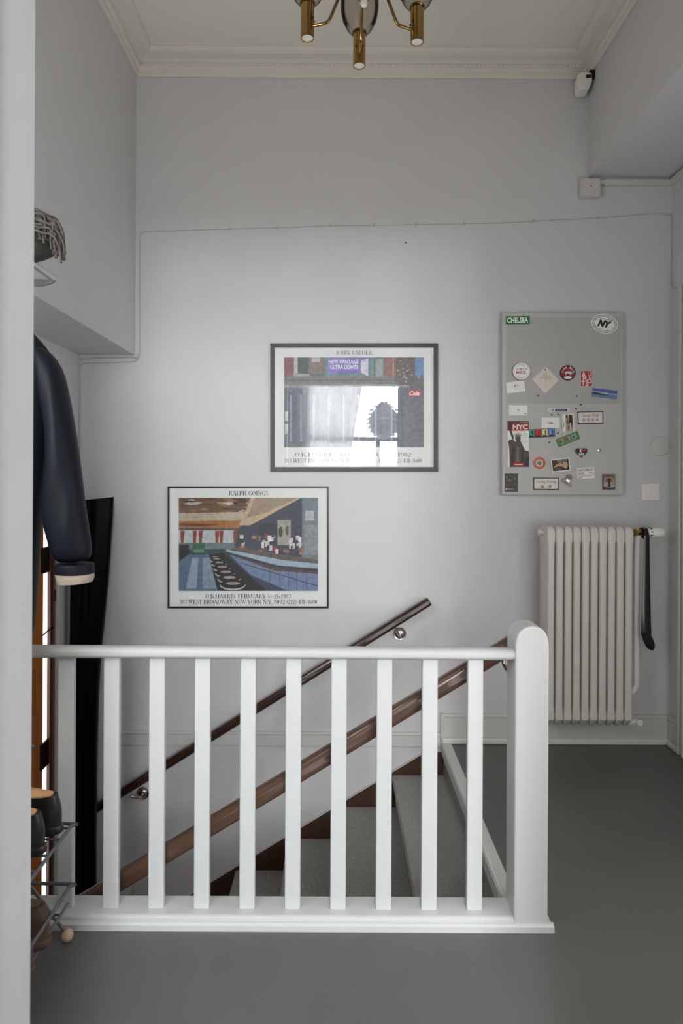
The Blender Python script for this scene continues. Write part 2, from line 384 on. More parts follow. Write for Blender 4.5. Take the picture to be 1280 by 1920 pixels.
# cornice: profile (distance from wall, height)
prof = [(0, 3.625), (.012, 3.622), (.018, 3.63), (.02, 3.655), (.03, 3.66), (.034, 3.668), (.034, 3.69), (.045, 3.698), (.05, 3.70), (.085, 3.705), (.1, 3.712), (.108, 3.726), (.112, 3.726), (.112, ZC), (0, ZC)]
def cornice(name, a0, a1, fn):
    m_ = MB(); m_.loft([[fn(a0, d, z) for d, z in prof], [fn(a1, d, z) for d, z in prof]], True, True)
    return struct(name, m_, M['cornice'])
cb = cornice('trim_2', XLB, XRB, lambda t, d, z: Vector((t, BY-d, z)))
cl = cornice('trim_3', 1.0, BY, lambda t, d, z: Vector((XLB+d, t, z)))
cr = cornice('trim_4', 1.0, BY, lambda t, d, z: Vector((XRB-d, t, z)))
def leaves(parent, n, fn):
    m_ = MB()
    for i in range(n):
        t = (i+.5)/n
        o = fn(t); m_.add([o(-.008, .034, .67), o(.008, .034, .67), o(.008, .034, .688), o(-.008, .034, .688), o(0, .042, .679), o(-.003, .038, .664), o(.003, .038, .664)],
            [(0, 1, 4), (1, 2, 4), (2, 3, 4), (3, 0, 4), (0, 5, 6, 1)])
    o = part('leaf_moulding', m_, M['cornice'], parent); o['kind'] = 'stuff'
leaves(cb, 122, lambda t: (lambda u, d, z, t=t: Vector((XLB+.04+(XRB-XLB-.08)*t+u, BY-d, 3+z))))
leaves(cl, 124, lambda t: (lambda u, d, z, t=t: Vector((XLB+d, 1.0+2.46*t+u, 3+z))))
leaves(cr, 124, lambda t: (lambda u, d, z, t=t: Vector((XRB-d, 1.0+2.46*t+u, 3+z))))

# baseboards on the back and right wall, the white band over the stairwell
def board_x(name, x0, x1, ret=True):
    m_ = MB(); m_.box(x0, x1, BY-.016, BY, 0, .15); o = struct(name, m_, M['trimgrey'], bevel=.004)
    part('cap', MB().box(x0, x1, BY-.02, BY, .138, .158), M['trimgrey'], o, bevel=.005)
    part('shoe_moulding', MB().box(x0, x1, BY-.034, BY-.016, 0, .032), M['whitewood'], o, bevel=.008)
    return o
bb = board_x('baseboard_back', SX+.002, XR)
part('end_block', MB().box(SX-.004, SX+.014, BY-.022, BY, -.02, .162), M['trimgrey'], bb, bevel=.003)
m_ = MB(); m_.box(XR-.016, XR, 3.376, BY-.02, 0, .15); br = struct('baseboard_right', m_, M['trimgrey'], bevel=.004)
part('cap', MB().box(XR-.022, XR, 3.376, BY-.02, .136, .158), M['trimgrey'], br, bevel=.005)
part('shoe_moulding', MB().box(XR-.034, XR-.016, 3.376, BY-.034, 0, .03), M['whitewood'], br, bevel=.008)
# architrave on the right wall: only its edge reaches into the frame
m_ = MB(); m_.box(XR-.022, XR, 3.05, 3.375, .0, 2.47)
tr = struct('trim_5', m_, M['trimgrey'], bevel=.006)
for y0 in (3.345, 3.30, 3.22): part('moulding', MB().box(XR-.034, XR-.02, y0, y0+.025, 0, 2.47), M['trimgrey'], tr, bevel=.008)
d2 = thing('door_2', (XR, 2.55, 0), None, None, kind='structure')
part('door_leaf', MB().box(XR-.012, XR, 2.12, 3.045, .01, 2.36), M['trimgrey'], d2, bevel=.003)
for z0, z1 in ((.2, .95), (1.15, 2.2)): part('panel', MB().box(XR-.018, XR-.010, 2.27, 2.9, z0, z1), M['trimgrey'], d2, bevel=.004)
part('architrave', MB().box(XR-.022, XR, 2.0, 2.115, 0, 2.47), M['trimgrey'], d2, bevel=.006)
part('architrave', MB().box(XR-.022, XR, 2.116, 3.049, 2.365, 2.47), M['trimgrey'], d2, bevel=.006)
m_ = MB(); m_.box(XL, SX-.004, BY-.014, BY, -.022, .048)
bd = struct('trim_6', m_, M['trimgrey'], bevel=.003)
part('cap', MB().box(XL, SX-.004, BY-.02, BY, .04, .055), M['trimgrey'], bd, bevel=.005)

# ------------------------------------------------------------------ staircase
stair = thing('staircase', (-.3, 2.8, LAND), 'straight stairs with dark grey carpet and brown sides going down behind the balustrade', 'stairs')
G_, R_ = .283, .174
nose = [.303-G_*k for k in range(6)]
for k in range(6):
    x0 = nose[k]; x1 = SX if k == 0 else nose[k-1]; z = -R_*(k+1)
    tm = MB(); tm.box(x0+.012, x1+.02, SY, BY-.0165, z-.04, z-.006); t_ = part('tread', tm, M['brownpaint'], stair)
    cm = MB(); cm.prism([(x0, SY+.005, z-.032), (x0-.004, SY+.005, z-.012), (x0+.004, SY+.005, z), (x1+.03, SY+.005, z), (x1+.03, SY+.005, z-.006), (x0+.012, SY+.005, z-.006), (x0+.012, SY+.005, z-.032)], (0, BY-.018-SY-.005, 0))
    part('carpet_pad', cm, M['carpet'], t_, smooth=False)
    rm = MB(); rm.box(x1+.018, x1+.034, SY, BY-.0165, z-.006, z+R_-.03)
    part('riser', rm, M['carpet'], stair)
rm = MB(); rm.box(nose[5]+.018, nose[5]+.034, SY, BY-.0165, LAND, -R_*6-.03); part('riser', rm, M['carpet'], stair)
# brown stringer on the back wall, its top edge follows the nosings
def stz(x): return -.160+(x-.303)*.614
sp = [(SX+.012, -.055), (.492, -.055), (.48, stz(.48)), (XL, stz(XL)), (XL, stz(XL)-.45), (SX+.012, -.5)]
part('stringer', MB().prism([(x, BY-.016, z) for x, z in sp], (0, .0158, 0)), M['brownpaint'], stair)
# thin white edge along the stringer
part('stringer_edge', MB().prism([(.48, BY-.018, stz(.48)), (.48, BY-.018, stz(.48)+.004), (XL, BY-.018, stz(XL)+.004), (XL, BY-.018, stz(XL))], (0, .0178, 0)), M['trimgrey'], stair)
# nosing strip at the floor edge
ns = thing('trim_7', (SX, 2.8, 0), None, None, kind='structure')
part('nosing_strip', MB().box(SX-.004, SX+.052, SY-.02, BY-.036, -.03, .006), M['trimgrey'], ns, bevel=.004)
part('ridge', MB().box(SX+.0, SX+.01, SY-.02, BY-.036, .004, .012), M['trimgrey'], ns, bevel=.002)
part('nosing_face', MB().box(SX-.002, SX+.02, SY-.02, BY-.036, -.052, -.03), M['trimgrey'], ns)

# ------------------------------------------------------------------ balustrade
bal = thing('balustrade', (-.2, 2.1, 0), 'white wooden balustrade with flat balusters and a round-topped newel post before the stairs', 'railing')
NX0, NX1 = .569, .677; BF, BB = 2.045, 2.150
part('base_rail', MB().prism([(XL+.003, BF+.002, 0), (XL+.003, BF+.002, .034), (XL+.003, BF+.010, .040), (XL+.003, BB, .040), (XL+.003, BB, 0)], (NX0-XL, 0, 0)), M['white'], bal, bevel=.004)
part('plinth', MB().prism([(XL+.003, BF-.010, 0), (XL+.003, BF-.010, .018), (XL+.003, BF-.004, .024), (XL+.003, BF+.004, .026), (XL+.003, BF+.004, 0)], (NX1+.015-XL, 0, 0)), M['white'], bal)
part('plinth', MB().box(NX1, NX1+.014, BF+.004, BB, 0, .024), M['white'], bal, bevel=.004)
# handrail: rounded profile
rp = []
for y, z in ((2.056, .866), (2.052, .873), (2.052, .883), (2.058, .890), (2.072, .8935), (2.095, .8935), (2.109, .890), (2.115, .883), (2.115, .873), (2.11, .862), (2.09, .857), (2.072, .857)):
    rp.append((y, z))
part('top_rail', MB().loft([[Vector((x, y, z)) for y, z in rp] for x in (XL+.003, NX0+.004)]), M['white'], bal, smooth='auto')
bme = None
for k in range(-3, 12):
    x0 = -.9085 + .1482*k
    if bme is None:
        bme = part('baluster', MB().box(0, .0505, 2.083, 2.107, .038, .86), M['white'], bal, bevel=.0035)
        o = bme
    else:
        o = bme.copy(); scene.collection.objects.link(o); o.parent = bal
    o.location = (x0, 0, 0)
    if x0 + .06 > NX0: bpy.data.objects.remove(o); break
nz = .905; arc = []
hw = (NX1-NX0)/2; cx = (NX0+NX1)/2
for a in range(0, 181, 9):
    ca, sa = math.cos(math.radians(a)), math.sin(math.radians(a))
    arc.append((cx + hw*math.copysign(abs(ca)**.86, ca), nz+.068*sa**.86 if sa > 0 else nz))
pts = [(NX1, 0)] + arc + [(NX0, 0)]
nw = part('newel_post', MB().prism([(x, BF, z) for x, z in pts], (0, BB-BF, 0)), M['white'], bal, bevel=.006, seg=3)

# ------------------------------------------------------------------ handrails
def rail_geo(a, b, rw, rh, seg=20):
    """superellipse section with a shallow groove along both sides"""
    a, b = Vector(a), Vector(b); t = (b-a).normalized(); n = Vector((0, 1, 0)); q = n.cross(t).normalized()
    if q.z < 0: q = -q
    ring = []
    for k in range(seg*2):
        th = PI*k/seg; c, s = math.cos(th), math.sin(th)
        u = rw*math.copysign(abs(c)**.75, c); v_ = rh*math.copysign(abs(s)**.75, s)
        if abs(v_) < rh*.14: u *= .93
        ring.append(n*u + q*v_)
    m = MB(); m.loft([[a+p*.8 for p in ring], [a+t*.006+p for p in ring], [b-t*.006+p for p in ring], [b+p*.8 for p in ring]])
    return m
YH = 3.43
a = P(176, 1518, YH); b = P(805, 1127, YH)
wall_rail = thing('wall_handrail', (a+b)/2, 'slim dark brown varnished handrail fixed to the far wall on round metal brackets', 'handrail')
part('rail', rail_geo(a-(b-a).normalized()*.28, b, .021, .024), M['rail_far'], wall_rail, smooth='auto')
def bracket(px, py, parent, ax, az):
    o = P(px, py, BY)
    br_ = MB(); br_.lathe([(.0, .0), (.0365, .0), (.0365, .003), (.033, .008), (.027, .006), (.022, .012), (.012, .015), (.0, .015)], o, (0, -1, 0), 28)
    e = part('bracket', br_, M['steel'], parent, smooth='auto')
    p0 = o+Vector((0, -.01, 0)); p3 = Vector((o.x+ax, YH, o.z+az))
    pts = [p0, p0+Vector((0, -.025, -.003)), p0+Vector((ax*.25, -.045, az*.1)), p0+Vector((ax*.7, -.055, az*.55)), p3]
    part('bracket_arm', MB().tube(pts, .0065, 10), M['steel'], e, smooth='auto')
bracket(749, 1188, wall_rail, -.035, .062); bracket(268, 1487, wall_rail, -.045, .02)
a = P(150, 1697, 2.26); b = P(953, 1211, 2.26); b.x = .66; b.z = a.z + (P(953, 1211, 2.26).z-a.z)/(P(953, 1211, 2.26).x-a.x)*(.66-a.x)
near_rail = thing('stair_handrail', (a+b)/2, 'thicker brown wooden handrail sloping down right behind the white balusters', 'handrail')
part('rail', rail_geo(a-(b-a).normalized()*.36, b, .026, .031), M['rail_near'], near_rail, smooth='auto')
pk = b-(b-a).normalized()*.09
part('bracket_arm', MB().tube([pk+Vector((0, 0, -.02)), pk+Vector((0, -.02, -.05)), pk+Vector((0, -.06, -.055)), Vector((pk.x+.02, BB-.002, pk.z-.055))], .007, 10), M['steel'], near_rail, smooth='auto')
pk = a+(b-a)*.02
for f_ in (.12, .55):
    q = a+(b-a)*f_
    part('bracket_arm', MB().tube([q+Vector((0, 0, -.02)), q+Vector((0, -.01, -.06)), Vector((q.x, q.y-.05, min(q.z-.09, -.08))), Vector((q.x, SY-.001, min(q.z-.1, -.09)))], .006, 8), M['steel'], near_rail, smooth='auto') if q.z < .1 else None

# ------------------------------------------------------------------ posters
def fn_at(Y): return lambda x, y: P(x, y, Y)
def poster(x0, y0, x1, y1, fw, depth, fm, label, cat='poster'):
    c = P((x0+x1)/2, y1, BY-.002)
    t = thing('framed_poster', c, label, cat)
    Yf = BY-depth; fn = fn_at(Yf)
    m = MB()
    for poly in ([(x0, y0), (x1, y0), (x1-fw, y0+fw), (x0+fw, y0+fw)], [(x1, y0), (x1, y1), (x1-fw, y1-fw), (x1-fw, y0+fw)],
                 [(x1, y1), (x0, y1), (x0+fw, y1-fw), (x1-fw, y1-fw)], [(x0, y1), (x0, y0), (x0+fw, y0+fw), (x0+fw, y1-fw)]):
        m.prism([fn(*p) for p in poly], (0, depth-.001, 0))
    part('frame', m, fm, t, bevel=.0012)
    Yp = BY-depth*.45
    part('sheet', MB().prism([P(*p, Yp) for p in ((x0+fw*.6, y0+fw*.6), (x1-fw*.6, y0+fw*.6), (x1-fw*.6, y1-fw*.6), (x0+fw*.6, y1-fw*.6))], (0, .002, 0)), M['paper'], t)
    part('glass', MB().prism([P(*p, BY-depth*.78) for p in ((x0+fw*.6, y0+fw*.6), (x1-fw*.6, y0+fw*.6), (x1-fw*.6, y1-fw*.6), (x0+fw*.6, y1-fw*.6))], (0, .0003, 0)), M['glass'], t)
    return t, Yp
class Pic:
    """flat print, painted as stacked patches of ink a fraction of a millimetre apart"""
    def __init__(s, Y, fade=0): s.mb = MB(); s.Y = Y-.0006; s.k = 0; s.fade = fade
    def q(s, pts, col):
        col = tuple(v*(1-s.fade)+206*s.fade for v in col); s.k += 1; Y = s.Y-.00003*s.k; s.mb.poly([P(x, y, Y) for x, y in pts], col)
    def r(s, x0, y0, x1, y1, col): s.q([(x0, y0), (x1, y0), (x1, y1), (x0, y1)], col)
    def e(s, cx, cy, rx, ry, col, n=16, a0=0, a1=360):
        s.q([(cx+rx*math.cos(math.radians(a0+(a1-a0)*i/n)), cy+ry*math.sin(math.radians(a0+(a1-a0)*i/n))) for i in range(n)], col)
# lower poster: a generic long lunch counter in blue, brown and grey
p2, Yp = poster(314, 912, 616, 1141, 3.2, .016, M['black'], 'landscape poster in thin black frame with a blue and brown diner counter picture')
pc = Pic(Yp); rnd = random.Random(3)
X0, Y0, X1, Y1 = 335, 933.5, 596, 1108
pc.r(X0, Y0, X1, Y1, (72, 78, 92))
pc.q([(X0, Y0), (470, Y0), (452, 990), (X0, 990)], (120, 92, 68))
for i in range(34):
    y = Y0+rnd.uniform(1, 34); x = rnd.uniform(X0, 462); wd = rnd.uniform(10, 34); h = rnd.uniform(1, 4)
    c = rnd.choice([(190, 188, 184), (52, 38, 32), (150, 118, 84), (206, 202, 196), (86, 62, 48), (168, 140, 110)])
    x1_ = min(x+wd, 464); pc.q([(x, y), ((x+x1_)/2, y-h*.6), (x1_, y), ((x+x1_)/2, min(y+h, 972))], c)
pc.q([(X0, 962), (458, 960), (452, 978), (X0, 978)], (196, 180, 156)); pc.q([(X0, 977), (452, 976), (448, 991), (X0, 991)], (176, 116, 62))
pc.q([(X0, 981), (420, 983), (380, 987), (X0, 986)], (124, 74, 40))
pc.r(X0, 990, 448, 994, (96, 96, 92)); pc.r(X0, 994, 440, 1022, (196, 202, 204))
for x in (338, 361, 372, 403, 411, 437): pc.q([(x, 995), (x+8, 995), (x+6, 1019), (x+1, 1019)], (146, 70, 54))
pc.r(X0, 1018, 440, 1030, (120, 132, 132)); pc.r(361, 1019, 384, 1037, (52, 112, 88)); pc.r(363, 1030, 382, 1036, (106, 150, 126))
pc.r(X0, 1021, 354, 1056, (48, 50, 54))
pc.q([(X0, Y1), (X0, 1054), (352, 1040), (402, 1040), (470, 1108)], (98, 118, 142))
pc.q([(348, 1104), (360, 1046), (372, 1046), (368, 1104)], (154, 170, 186)); pc.q([(380, 1104), (380, 1046), (392, 1046), (406, 1104)], (140, 158, 176))
pc.q([(392, 1040), (418, 1036), (500, Y1), (408, Y1)], (42, 44, 50))
for i in range(7):
    f_ = i/6; cx_ = 402+34*f_**1.3; cy_ = 1046+50*f_**1.4; rx_ = 9+15*f_
    pc.e(cx_, cy_+1, rx_, rx_*.42, (196, 194, 188)); pc.e(cx_, cy_-.8, rx_*.97, rx_*.36, (34, 32, 34)); pc.e(cx_+1, cy_-2.2, rx_*.55, rx_*.12, (170, 160, 146))
pc.q([(448, 985), (470, Y0), (X1-32, Y0), (470, 985)], (206, 180, 150)); pc.q([(478, Y0), (560, Y0), (500, 960), (462, 972)], (168, 146, 124))
pc.q([(470, 984), (566, 936), (566, 1050), (470, 1040)], (74, 78, 92)); pc.r(485, 982, 520, 1006, (60, 66, 74))
pc.r(520, 975, 545, 1022, (172, 166, 156)); pc.e(526, 997, 4, 10, (78, 82, 82)); pc.e(538, 995, 3, 9, (92, 94, 92))
pc.r(566, Y0, X1, 1058, (128, 136, 144)); pc.r(572, 958, X1-8, 976, (188, 192, 196)); pc.r(570, 984, X1, 1040, (150, 154, 158))
for i in range(44):
    x = rnd.uniform(444, 568); y = rnd.uniform(1000, 1032); c = rnd.choice([(216, 210, 202), (150, 74, 62), (206, 206, 208), (62, 56, 58), (168, 130, 104), (236, 232, 226)])
    pc.r(x, y, x+rnd.uniform(3, 9), y+rnd.uniform(4, 12), c)
pc.q([(440, 1026), (X1, 1050), (X1, 1068), (530, 1060), (440, 1034)], (110, 98, 92))
pc.q([(424, 1030), (530, 1050), (X1, 1057), (X1, 1068), (520, 1062), (424, 1036)], (168, 186, 198)); pc.q([(424, 1034), (520, 1060), (X1, 1066), (X1, 1070), (510, 1064), (424, 1038)], (64, 72, 84))
pc.q([(430, 1040), (520, 1066), (X1, 1074), (X1, Y1), (540, Y1), (470, 1078)], (122, 138, 172)); pc.q([(430, 1040), (520, 1066), (X1, 1072), (X1, 1076), (514, 1070)], (112, 78, 76))
for x in (505, 524, 540, 556, 574): pc.q([(x, 1068), (x+1, 1068), (x+1, Y1), (x, Y1)], (70, 78, 104))
pc.q([(450, 1054), (X1, 1098), (X1, 1100), (450, 1056)], (84, 78, 92))
part('picture', pc.mb, M['print'], p2)
for nm, s, xa, xb, ya, yb in (('title_lettering', 'RALPH GOINGS', 429, 503, 920.5, 929), ('date_lettering', 'O.K.HARRIS  FEBRUARY 5—26.1983', 385, 545.5, 1113.5, 1122), ('address_lettering', '383 WEST BROADWAY NEW YORK N.Y. 10012 (212) 431-3600', 336, 594.5, 1124, 1132.5)):
    m_ = MB(); m_.col = lin((26, 26, 30)); serif(m_, fn_at(Yp-.0008), s, xa, xb, ya, yb); part(nm, m_, M['ink'], p2)
# upper poster: a generic brick shopfront
p1, Yp = poster(506.5, 643.5, 821, 884, 9, .022, M['darkframe'], 'landscape poster in wide dark grey wooden frame, its glass reflecting a bright window')
m_ = MB(); fx = fn_at(BY-.0222)
for q in (((515, 652), (812.5, 652), (811.5, 653.2), (516, 653.2)), ((515, 875.5), (812.5, 875.5), (811.5, 874.3), (516, 874.3)), ((515, 652), (516.2, 653), (516.2, 875), (515, 875.5)), ((812.5, 652), (811.3, 653), (811.3, 875), (812.5, 875.5))):
    m_.prism([fx(*k) for k in q], (0, .012, 0))
part('inner_lip', m_, M['paper'], p1)
pc = Pic(Yp, .34); X0, Y0, X1, Y1 = 532.5, 670, 794, 838.5  # inks mixed towards pale grey to paint in the glass's milky reflection
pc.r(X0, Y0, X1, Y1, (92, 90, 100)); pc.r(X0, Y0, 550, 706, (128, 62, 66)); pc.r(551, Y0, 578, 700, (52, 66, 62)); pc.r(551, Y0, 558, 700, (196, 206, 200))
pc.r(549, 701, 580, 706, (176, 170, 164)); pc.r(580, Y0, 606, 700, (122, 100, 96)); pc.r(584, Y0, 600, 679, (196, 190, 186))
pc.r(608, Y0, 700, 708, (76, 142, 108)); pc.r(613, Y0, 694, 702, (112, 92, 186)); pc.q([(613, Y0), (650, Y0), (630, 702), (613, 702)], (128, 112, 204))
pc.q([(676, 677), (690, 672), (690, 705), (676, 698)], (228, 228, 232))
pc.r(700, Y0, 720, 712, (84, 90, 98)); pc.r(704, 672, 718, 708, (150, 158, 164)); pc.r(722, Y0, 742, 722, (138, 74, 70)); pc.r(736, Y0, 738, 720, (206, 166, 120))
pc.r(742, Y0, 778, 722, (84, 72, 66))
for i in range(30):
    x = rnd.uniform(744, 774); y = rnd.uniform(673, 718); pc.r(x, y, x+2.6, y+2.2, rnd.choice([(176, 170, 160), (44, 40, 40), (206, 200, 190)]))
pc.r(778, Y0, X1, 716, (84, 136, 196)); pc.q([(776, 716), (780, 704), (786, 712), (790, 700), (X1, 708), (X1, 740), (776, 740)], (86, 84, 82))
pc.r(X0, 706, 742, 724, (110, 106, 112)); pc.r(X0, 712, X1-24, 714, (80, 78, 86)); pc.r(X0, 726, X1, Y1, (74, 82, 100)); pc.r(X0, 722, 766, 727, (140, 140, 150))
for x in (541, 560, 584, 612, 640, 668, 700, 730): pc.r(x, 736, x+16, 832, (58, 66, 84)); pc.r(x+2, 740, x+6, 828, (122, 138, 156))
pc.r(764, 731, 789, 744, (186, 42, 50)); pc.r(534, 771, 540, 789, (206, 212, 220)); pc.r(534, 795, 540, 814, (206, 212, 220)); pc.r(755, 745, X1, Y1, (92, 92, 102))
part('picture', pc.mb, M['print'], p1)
m_ = MB(); m_.col = lin((235, 235, 240)); fx = fn_at(Yp-.0030)
sans(m_, fx, 'NEW VANTAGE', 616, 672, 674.5, 682, .03); sans(m_, fx, 'ULTRA LIGHTS', 619, 671, 684, 692, .03); part('sign_lettering', m_, M['ink'], p1); m_ = MB(); m_.col = lin((235, 235, 240)); sans(m_, fx, 'Cola', 767, 786, 733.5, 741.5, .03, .3)
part('sign_lettering', m_, M['ink'], p1)
m_ = MB(); m_.col = lin((120, 122, 134)); serif(m_, fn_at(Yp-.0008), 'JOHN BAEDER', 629, 698, 657, 665); part('title_lettering', m_, M['ink'], p1)
m_ = MB(); m_.col = lin((100, 102, 114)); serif(m_, fn_at(Yp-.0008), 'O.K.HARRIS  NOVEMBER         1982', 552, 771, 848.5, 856.5); part('date_lettering', m_, M['ink'], p1)
m_ = MB(); m_.col = lin((100, 102, 114)); serif(m_, fn_at(Yp-.0008), '383 WEST BROADWAY NEW YORK N.Y. 10012 (212) 431-3600', 532, 791, 859.5, 867.5); part('address_lettering', m_, M['ink'], p1)

# ------------------------------------------------------------------ magnet board and everything on it
YBD = 3.46
bo = thing('pegboard', P(1055, 928, BY), 'large grey enamelled metal board with a perforated upper half hanging above the radiator', 'board')
fb = fn_at(YBD)
m_ = MB(); m_.prism([fb(941, 586.5), fb(1168, 585.5), fb(1168, 928), fb(941, 928)], (0, BY-YBD-.001, 0)); part('panel', m_, M['board'], bo, bevel=.004)
m_ = MB(); m_.prism([P(951, 595, YBD-.0008), P(1163, 594, YBD-.0008), P(1163, 757, YBD-.0008), P(951, 757, YBD-.0008)], (0, .0006, 0)); part('perforated_sheet', m_, M['perf'], bo)
for xa in (944.2, 1164.6):
    m_ = MB(); m_.prism([P(xa, 590, YBD-.003), P(xa+1.4, 590, YBD-.003), P(xa+1.4, 925, YBD-.003), P(xa, 925, YBD-.003)], (0, .003, 0)); part('edge_strip', m_, M['trimgrey'], bo)
m_ = MB()
sc_ = P(1123, 843.5, YBD); m_.lathe([(0, 0), (.0105, 0), (.0105, .0015), (.007, .003), (.0, .003)], sc_, (0, -1, 0), 16); part('screw', m_, M['steel'], bo, smooth='auto')

class Item:
    def __init__(s, name, cx, cy, ang, label, cat, group=None, base=.0):
        s.cx, s.cy, s.a = cx, cy, math.radians(ang); s.Y = YBD-.0012-base
        s.t = thing(name, P(cx, cy, s.Y), label, cat, group); s.k = 0; s.pr = MB(); s.top = s.Y
    def at(s, u, v): c, q = math.cos(s.a), math.sin(s.a); return s.cx+u*c-v*q, s.cy+u*q+v*c
    def body(s, pts, th, m, name='body', bevel=0, smooth=False):
        s.top = s.Y-th; part(name, MB().prism([P(*s.at(*p), s.top) for p in pts], (0, th, 0)), m, s.t, bevel=bevel)
    def rect(s, w_, h_): return [(-w_/2, -h_/2), (w_/2, -h_/2), (w_/2, h_/2), (-w_/2, h_/2)]
    def ell(s, rx, ry, n=28, cx=0, cy=0): return [(cx+rx*math.cos(2*PI*i/n), cy+ry*math.sin(2*PI*i/n)) for i in range(n)]
    def ink(s, pts, col): s.k += 1; Y = s.top-.0003-.00006*s.k; s.pr.poly([P(*s.at(*p), Y) for p in pts], col)
    def box(s, x0, y0, x1, y1, col): s.ink([(x0, y0), (x1, y0), (x1, y1), (x0, y1)], col)
    def fn(s): s.k += 1; Y = s.top-.0003-.00006*s.k; return lambda x, y: P(*s.at(x, y), Y)
    def say(s, body, x0, x1, yt, yb, col, bold=.02, shear=0): s.pr.col = lin(col); sans(s.pr, s.fn(), body, x0, x1, yt, yb, bold, shear)
    def done(s, m='ink'):
        if s.pr.v: part('print', s.pr, M[m], s.t)
def arc_text(it, s, r, a0, a1, h, wd, col, flip=False):
    for i, ch in enumerate(s):
        if ch == ' ': continue
        a = math.radians(a0+(a1-a0)*i/(len(s)-1)); vs, fs = text_geo(ch, .03); f0 = it.fn(); it.pr.col = lin(col)
        rx, ry = math.cos(a), math.sin(a); tx, ty = (-ry, rx) if not flip else (ry, -rx); sg = 1 if not flip else -1
        it.pr.add([f0(rx*(r+sg*(v-.5)*h)+tx*(u-.5)*wd, ry*(r+sg*(v-.5)*h)+ty*(u-.5)*wd) for u, v in vs], fs)

def solid(name, rgb, **k):
    if name not in M: M[name] = mat(name, rgb, .5, **k)
    return M[name]
it = Item('street_sign_magnet', 970.5, 600.3, -1, 'green magnet like a street sign reading CHELSEA in white letters', 'magnet')
it.body(it.rect(44.5, 15), .003, solid('green_enamel', (62, 128, 58))); it.ink(it.rect(42.5, 13), (36, 108, 40)); it.say('CHELSEA', -20, 19.5, -5.2, 5.2, (240, 244, 236), .03); it.done()
it = Item('oval_sticker', 1133.2, 607, 12, 'white oval sticker with black NY letters on the top right corner of the board', 'sticker')
it.body(it.ell(25, 18.2), .001, M['card']); it.ink(it.ell(23, 16.4), (40, 40, 42)); it.ink(it.ell(22, 15.4), (240, 240, 238)); it.ink(it.ell(20, 13.6), (40, 40, 42)); it.ink(it.ell(19, 12.7), (240, 240, 238))
it.say('NY', -13, 13, -6.5, 7, (18, 18, 20), .075, .25); it.box(-11, -9, 13, -8.2, (40, 40, 42)); it.done()
it = Item('round_badge', 977.3, 696, 0, 'round white badge with dark red edge and red word MARCEL', 'magnet')
it.body(it.ell(17.2, 16.8), .006, solid('dark_red_enamel', (140, 20, 34)), bevel=.001); it.ink(it.ell(16.4, 16.2), (236, 236, 234)); it.ink(it.ell(14.7, 14.6), (190, 190, 190)); it.ink(it.ell(14.4, 14.3), (238, 238, 236))
it.say('MARCEL', -9.5, 8.8, -1, 5, (186, 24, 32), .02)
for x0, x1, y in ((-10, -7, -4.5), (-5, 4, -4.8), (7, 11, -4.4), (-8, -7, -3), (-3, 0, -3.2)): it.box(x0, y, x1, y+.9, (50, 54, 54))
for i in range(5):
    it.ink([(-8+i*3, -12.8+abs(i-2)*.8), (-6+i*3, -12.8+abs(i-2)*.8), (-6+i*3, -12+abs(i-2)*.8), (-8+i*3, -12+abs(i-2)*.8)], (70, 70, 70)); it.ink([(-8+i*3, 12-abs(i-2)*.8), (-6+i*3, 12-abs(i-2)*.8), (-6+i*3, 12.8-abs(i-2)*.8), (-8+i*3, 12.8-abs(i-2)*.8)], (70, 70, 70))
it.done()
it = Item('paper_card', 966.5, 725.5, -7.5, 'tilted white card with small grey script under the round MARCEL badge', 'card')
it.body(it.rect(34, 20.5), .001, M['card'])
for x0, x1, y in ((-4, 6, -4), (-6, 7, -.8), (-2, 3, 3)):
    for i in range(int((x1-x0)/1.6)): it.box(x0+i*1.6, y+.6*(i % 2), x0+i*1.6+1.1, y+.9+.6*(i % 2), (110, 110, 110))
it.ink(it.ell(1.2, 1, 8, -1, -2), (30, 30, 30)); it.done()
it = Item('square_coaster', 1022.3, 712.3, 1.5, 'cream square coaster hung on its corner with a faint printed tree', 'coaster')
it.body([(-1.5, -24), (1.5, -24), (24, -1.5), (24, 1.5), (1.5, 24.5), (-1.5, 24.5), (-24, 1.5), (-24, -1.5)], .003, solid('cream_board', (222, 212, 200)), bevel=.0008)
it.ink(it.ell(1.4, 1.4, 12, -1, -19), (40, 38, 34))
for cx_, cy_, rx_ in ((-8, -3, 4), (-2, -7, 5), (6, -6, 5), (10, -2, 3.4), (2, -2, 5), (0, -11, 4)): it.ink(it.ell(rx_, rx_*.6, 12, cx_, cy_), (204, 196, 186))
it.box(.2, -2, 1.4, 9, (198, 190, 180)); it.done()
it = Item('round_badge', 1064.3, 699, 0, 'round black and red badge reading CAFE JEAN around a pale pig', 'magnet')
it.body(it.ell(14.8, 14.4), .004, M['black'], bevel=.001); it.ink(it.ell(12.2, 11.8), (160, 20, 26))
arc_text(it, 'CAFE JEAN', 10.6, 190, 350, 3.6, 2.6, (240, 236, 226))
it.ink([(-6.5, 0), (-5, -2), (1, -3), (6, -2.4), (8, 0), (8.4, 2.4), (5.5, 2), (4, 4.5), (2.5, 2.6), (-2.4, 2.6), (-3.4, 5), (-4.6, 2.4)], (186, 216, 212)); it.ink(it.ell(7.4, 2.8, 16, 0, 9), (236, 236, 232)); it.box(-2.5, 1.5, 2, 4, (40, 30, 30)); it.done()
it = Item('postcard', 1099, 710, 0, 'small upright card covered with red and white overlapping letters', 'card')
it.body(it.rect(22, 29.5), .002, M['card']); it.ink(it.rect(21, 28.6), (164, 40, 44))
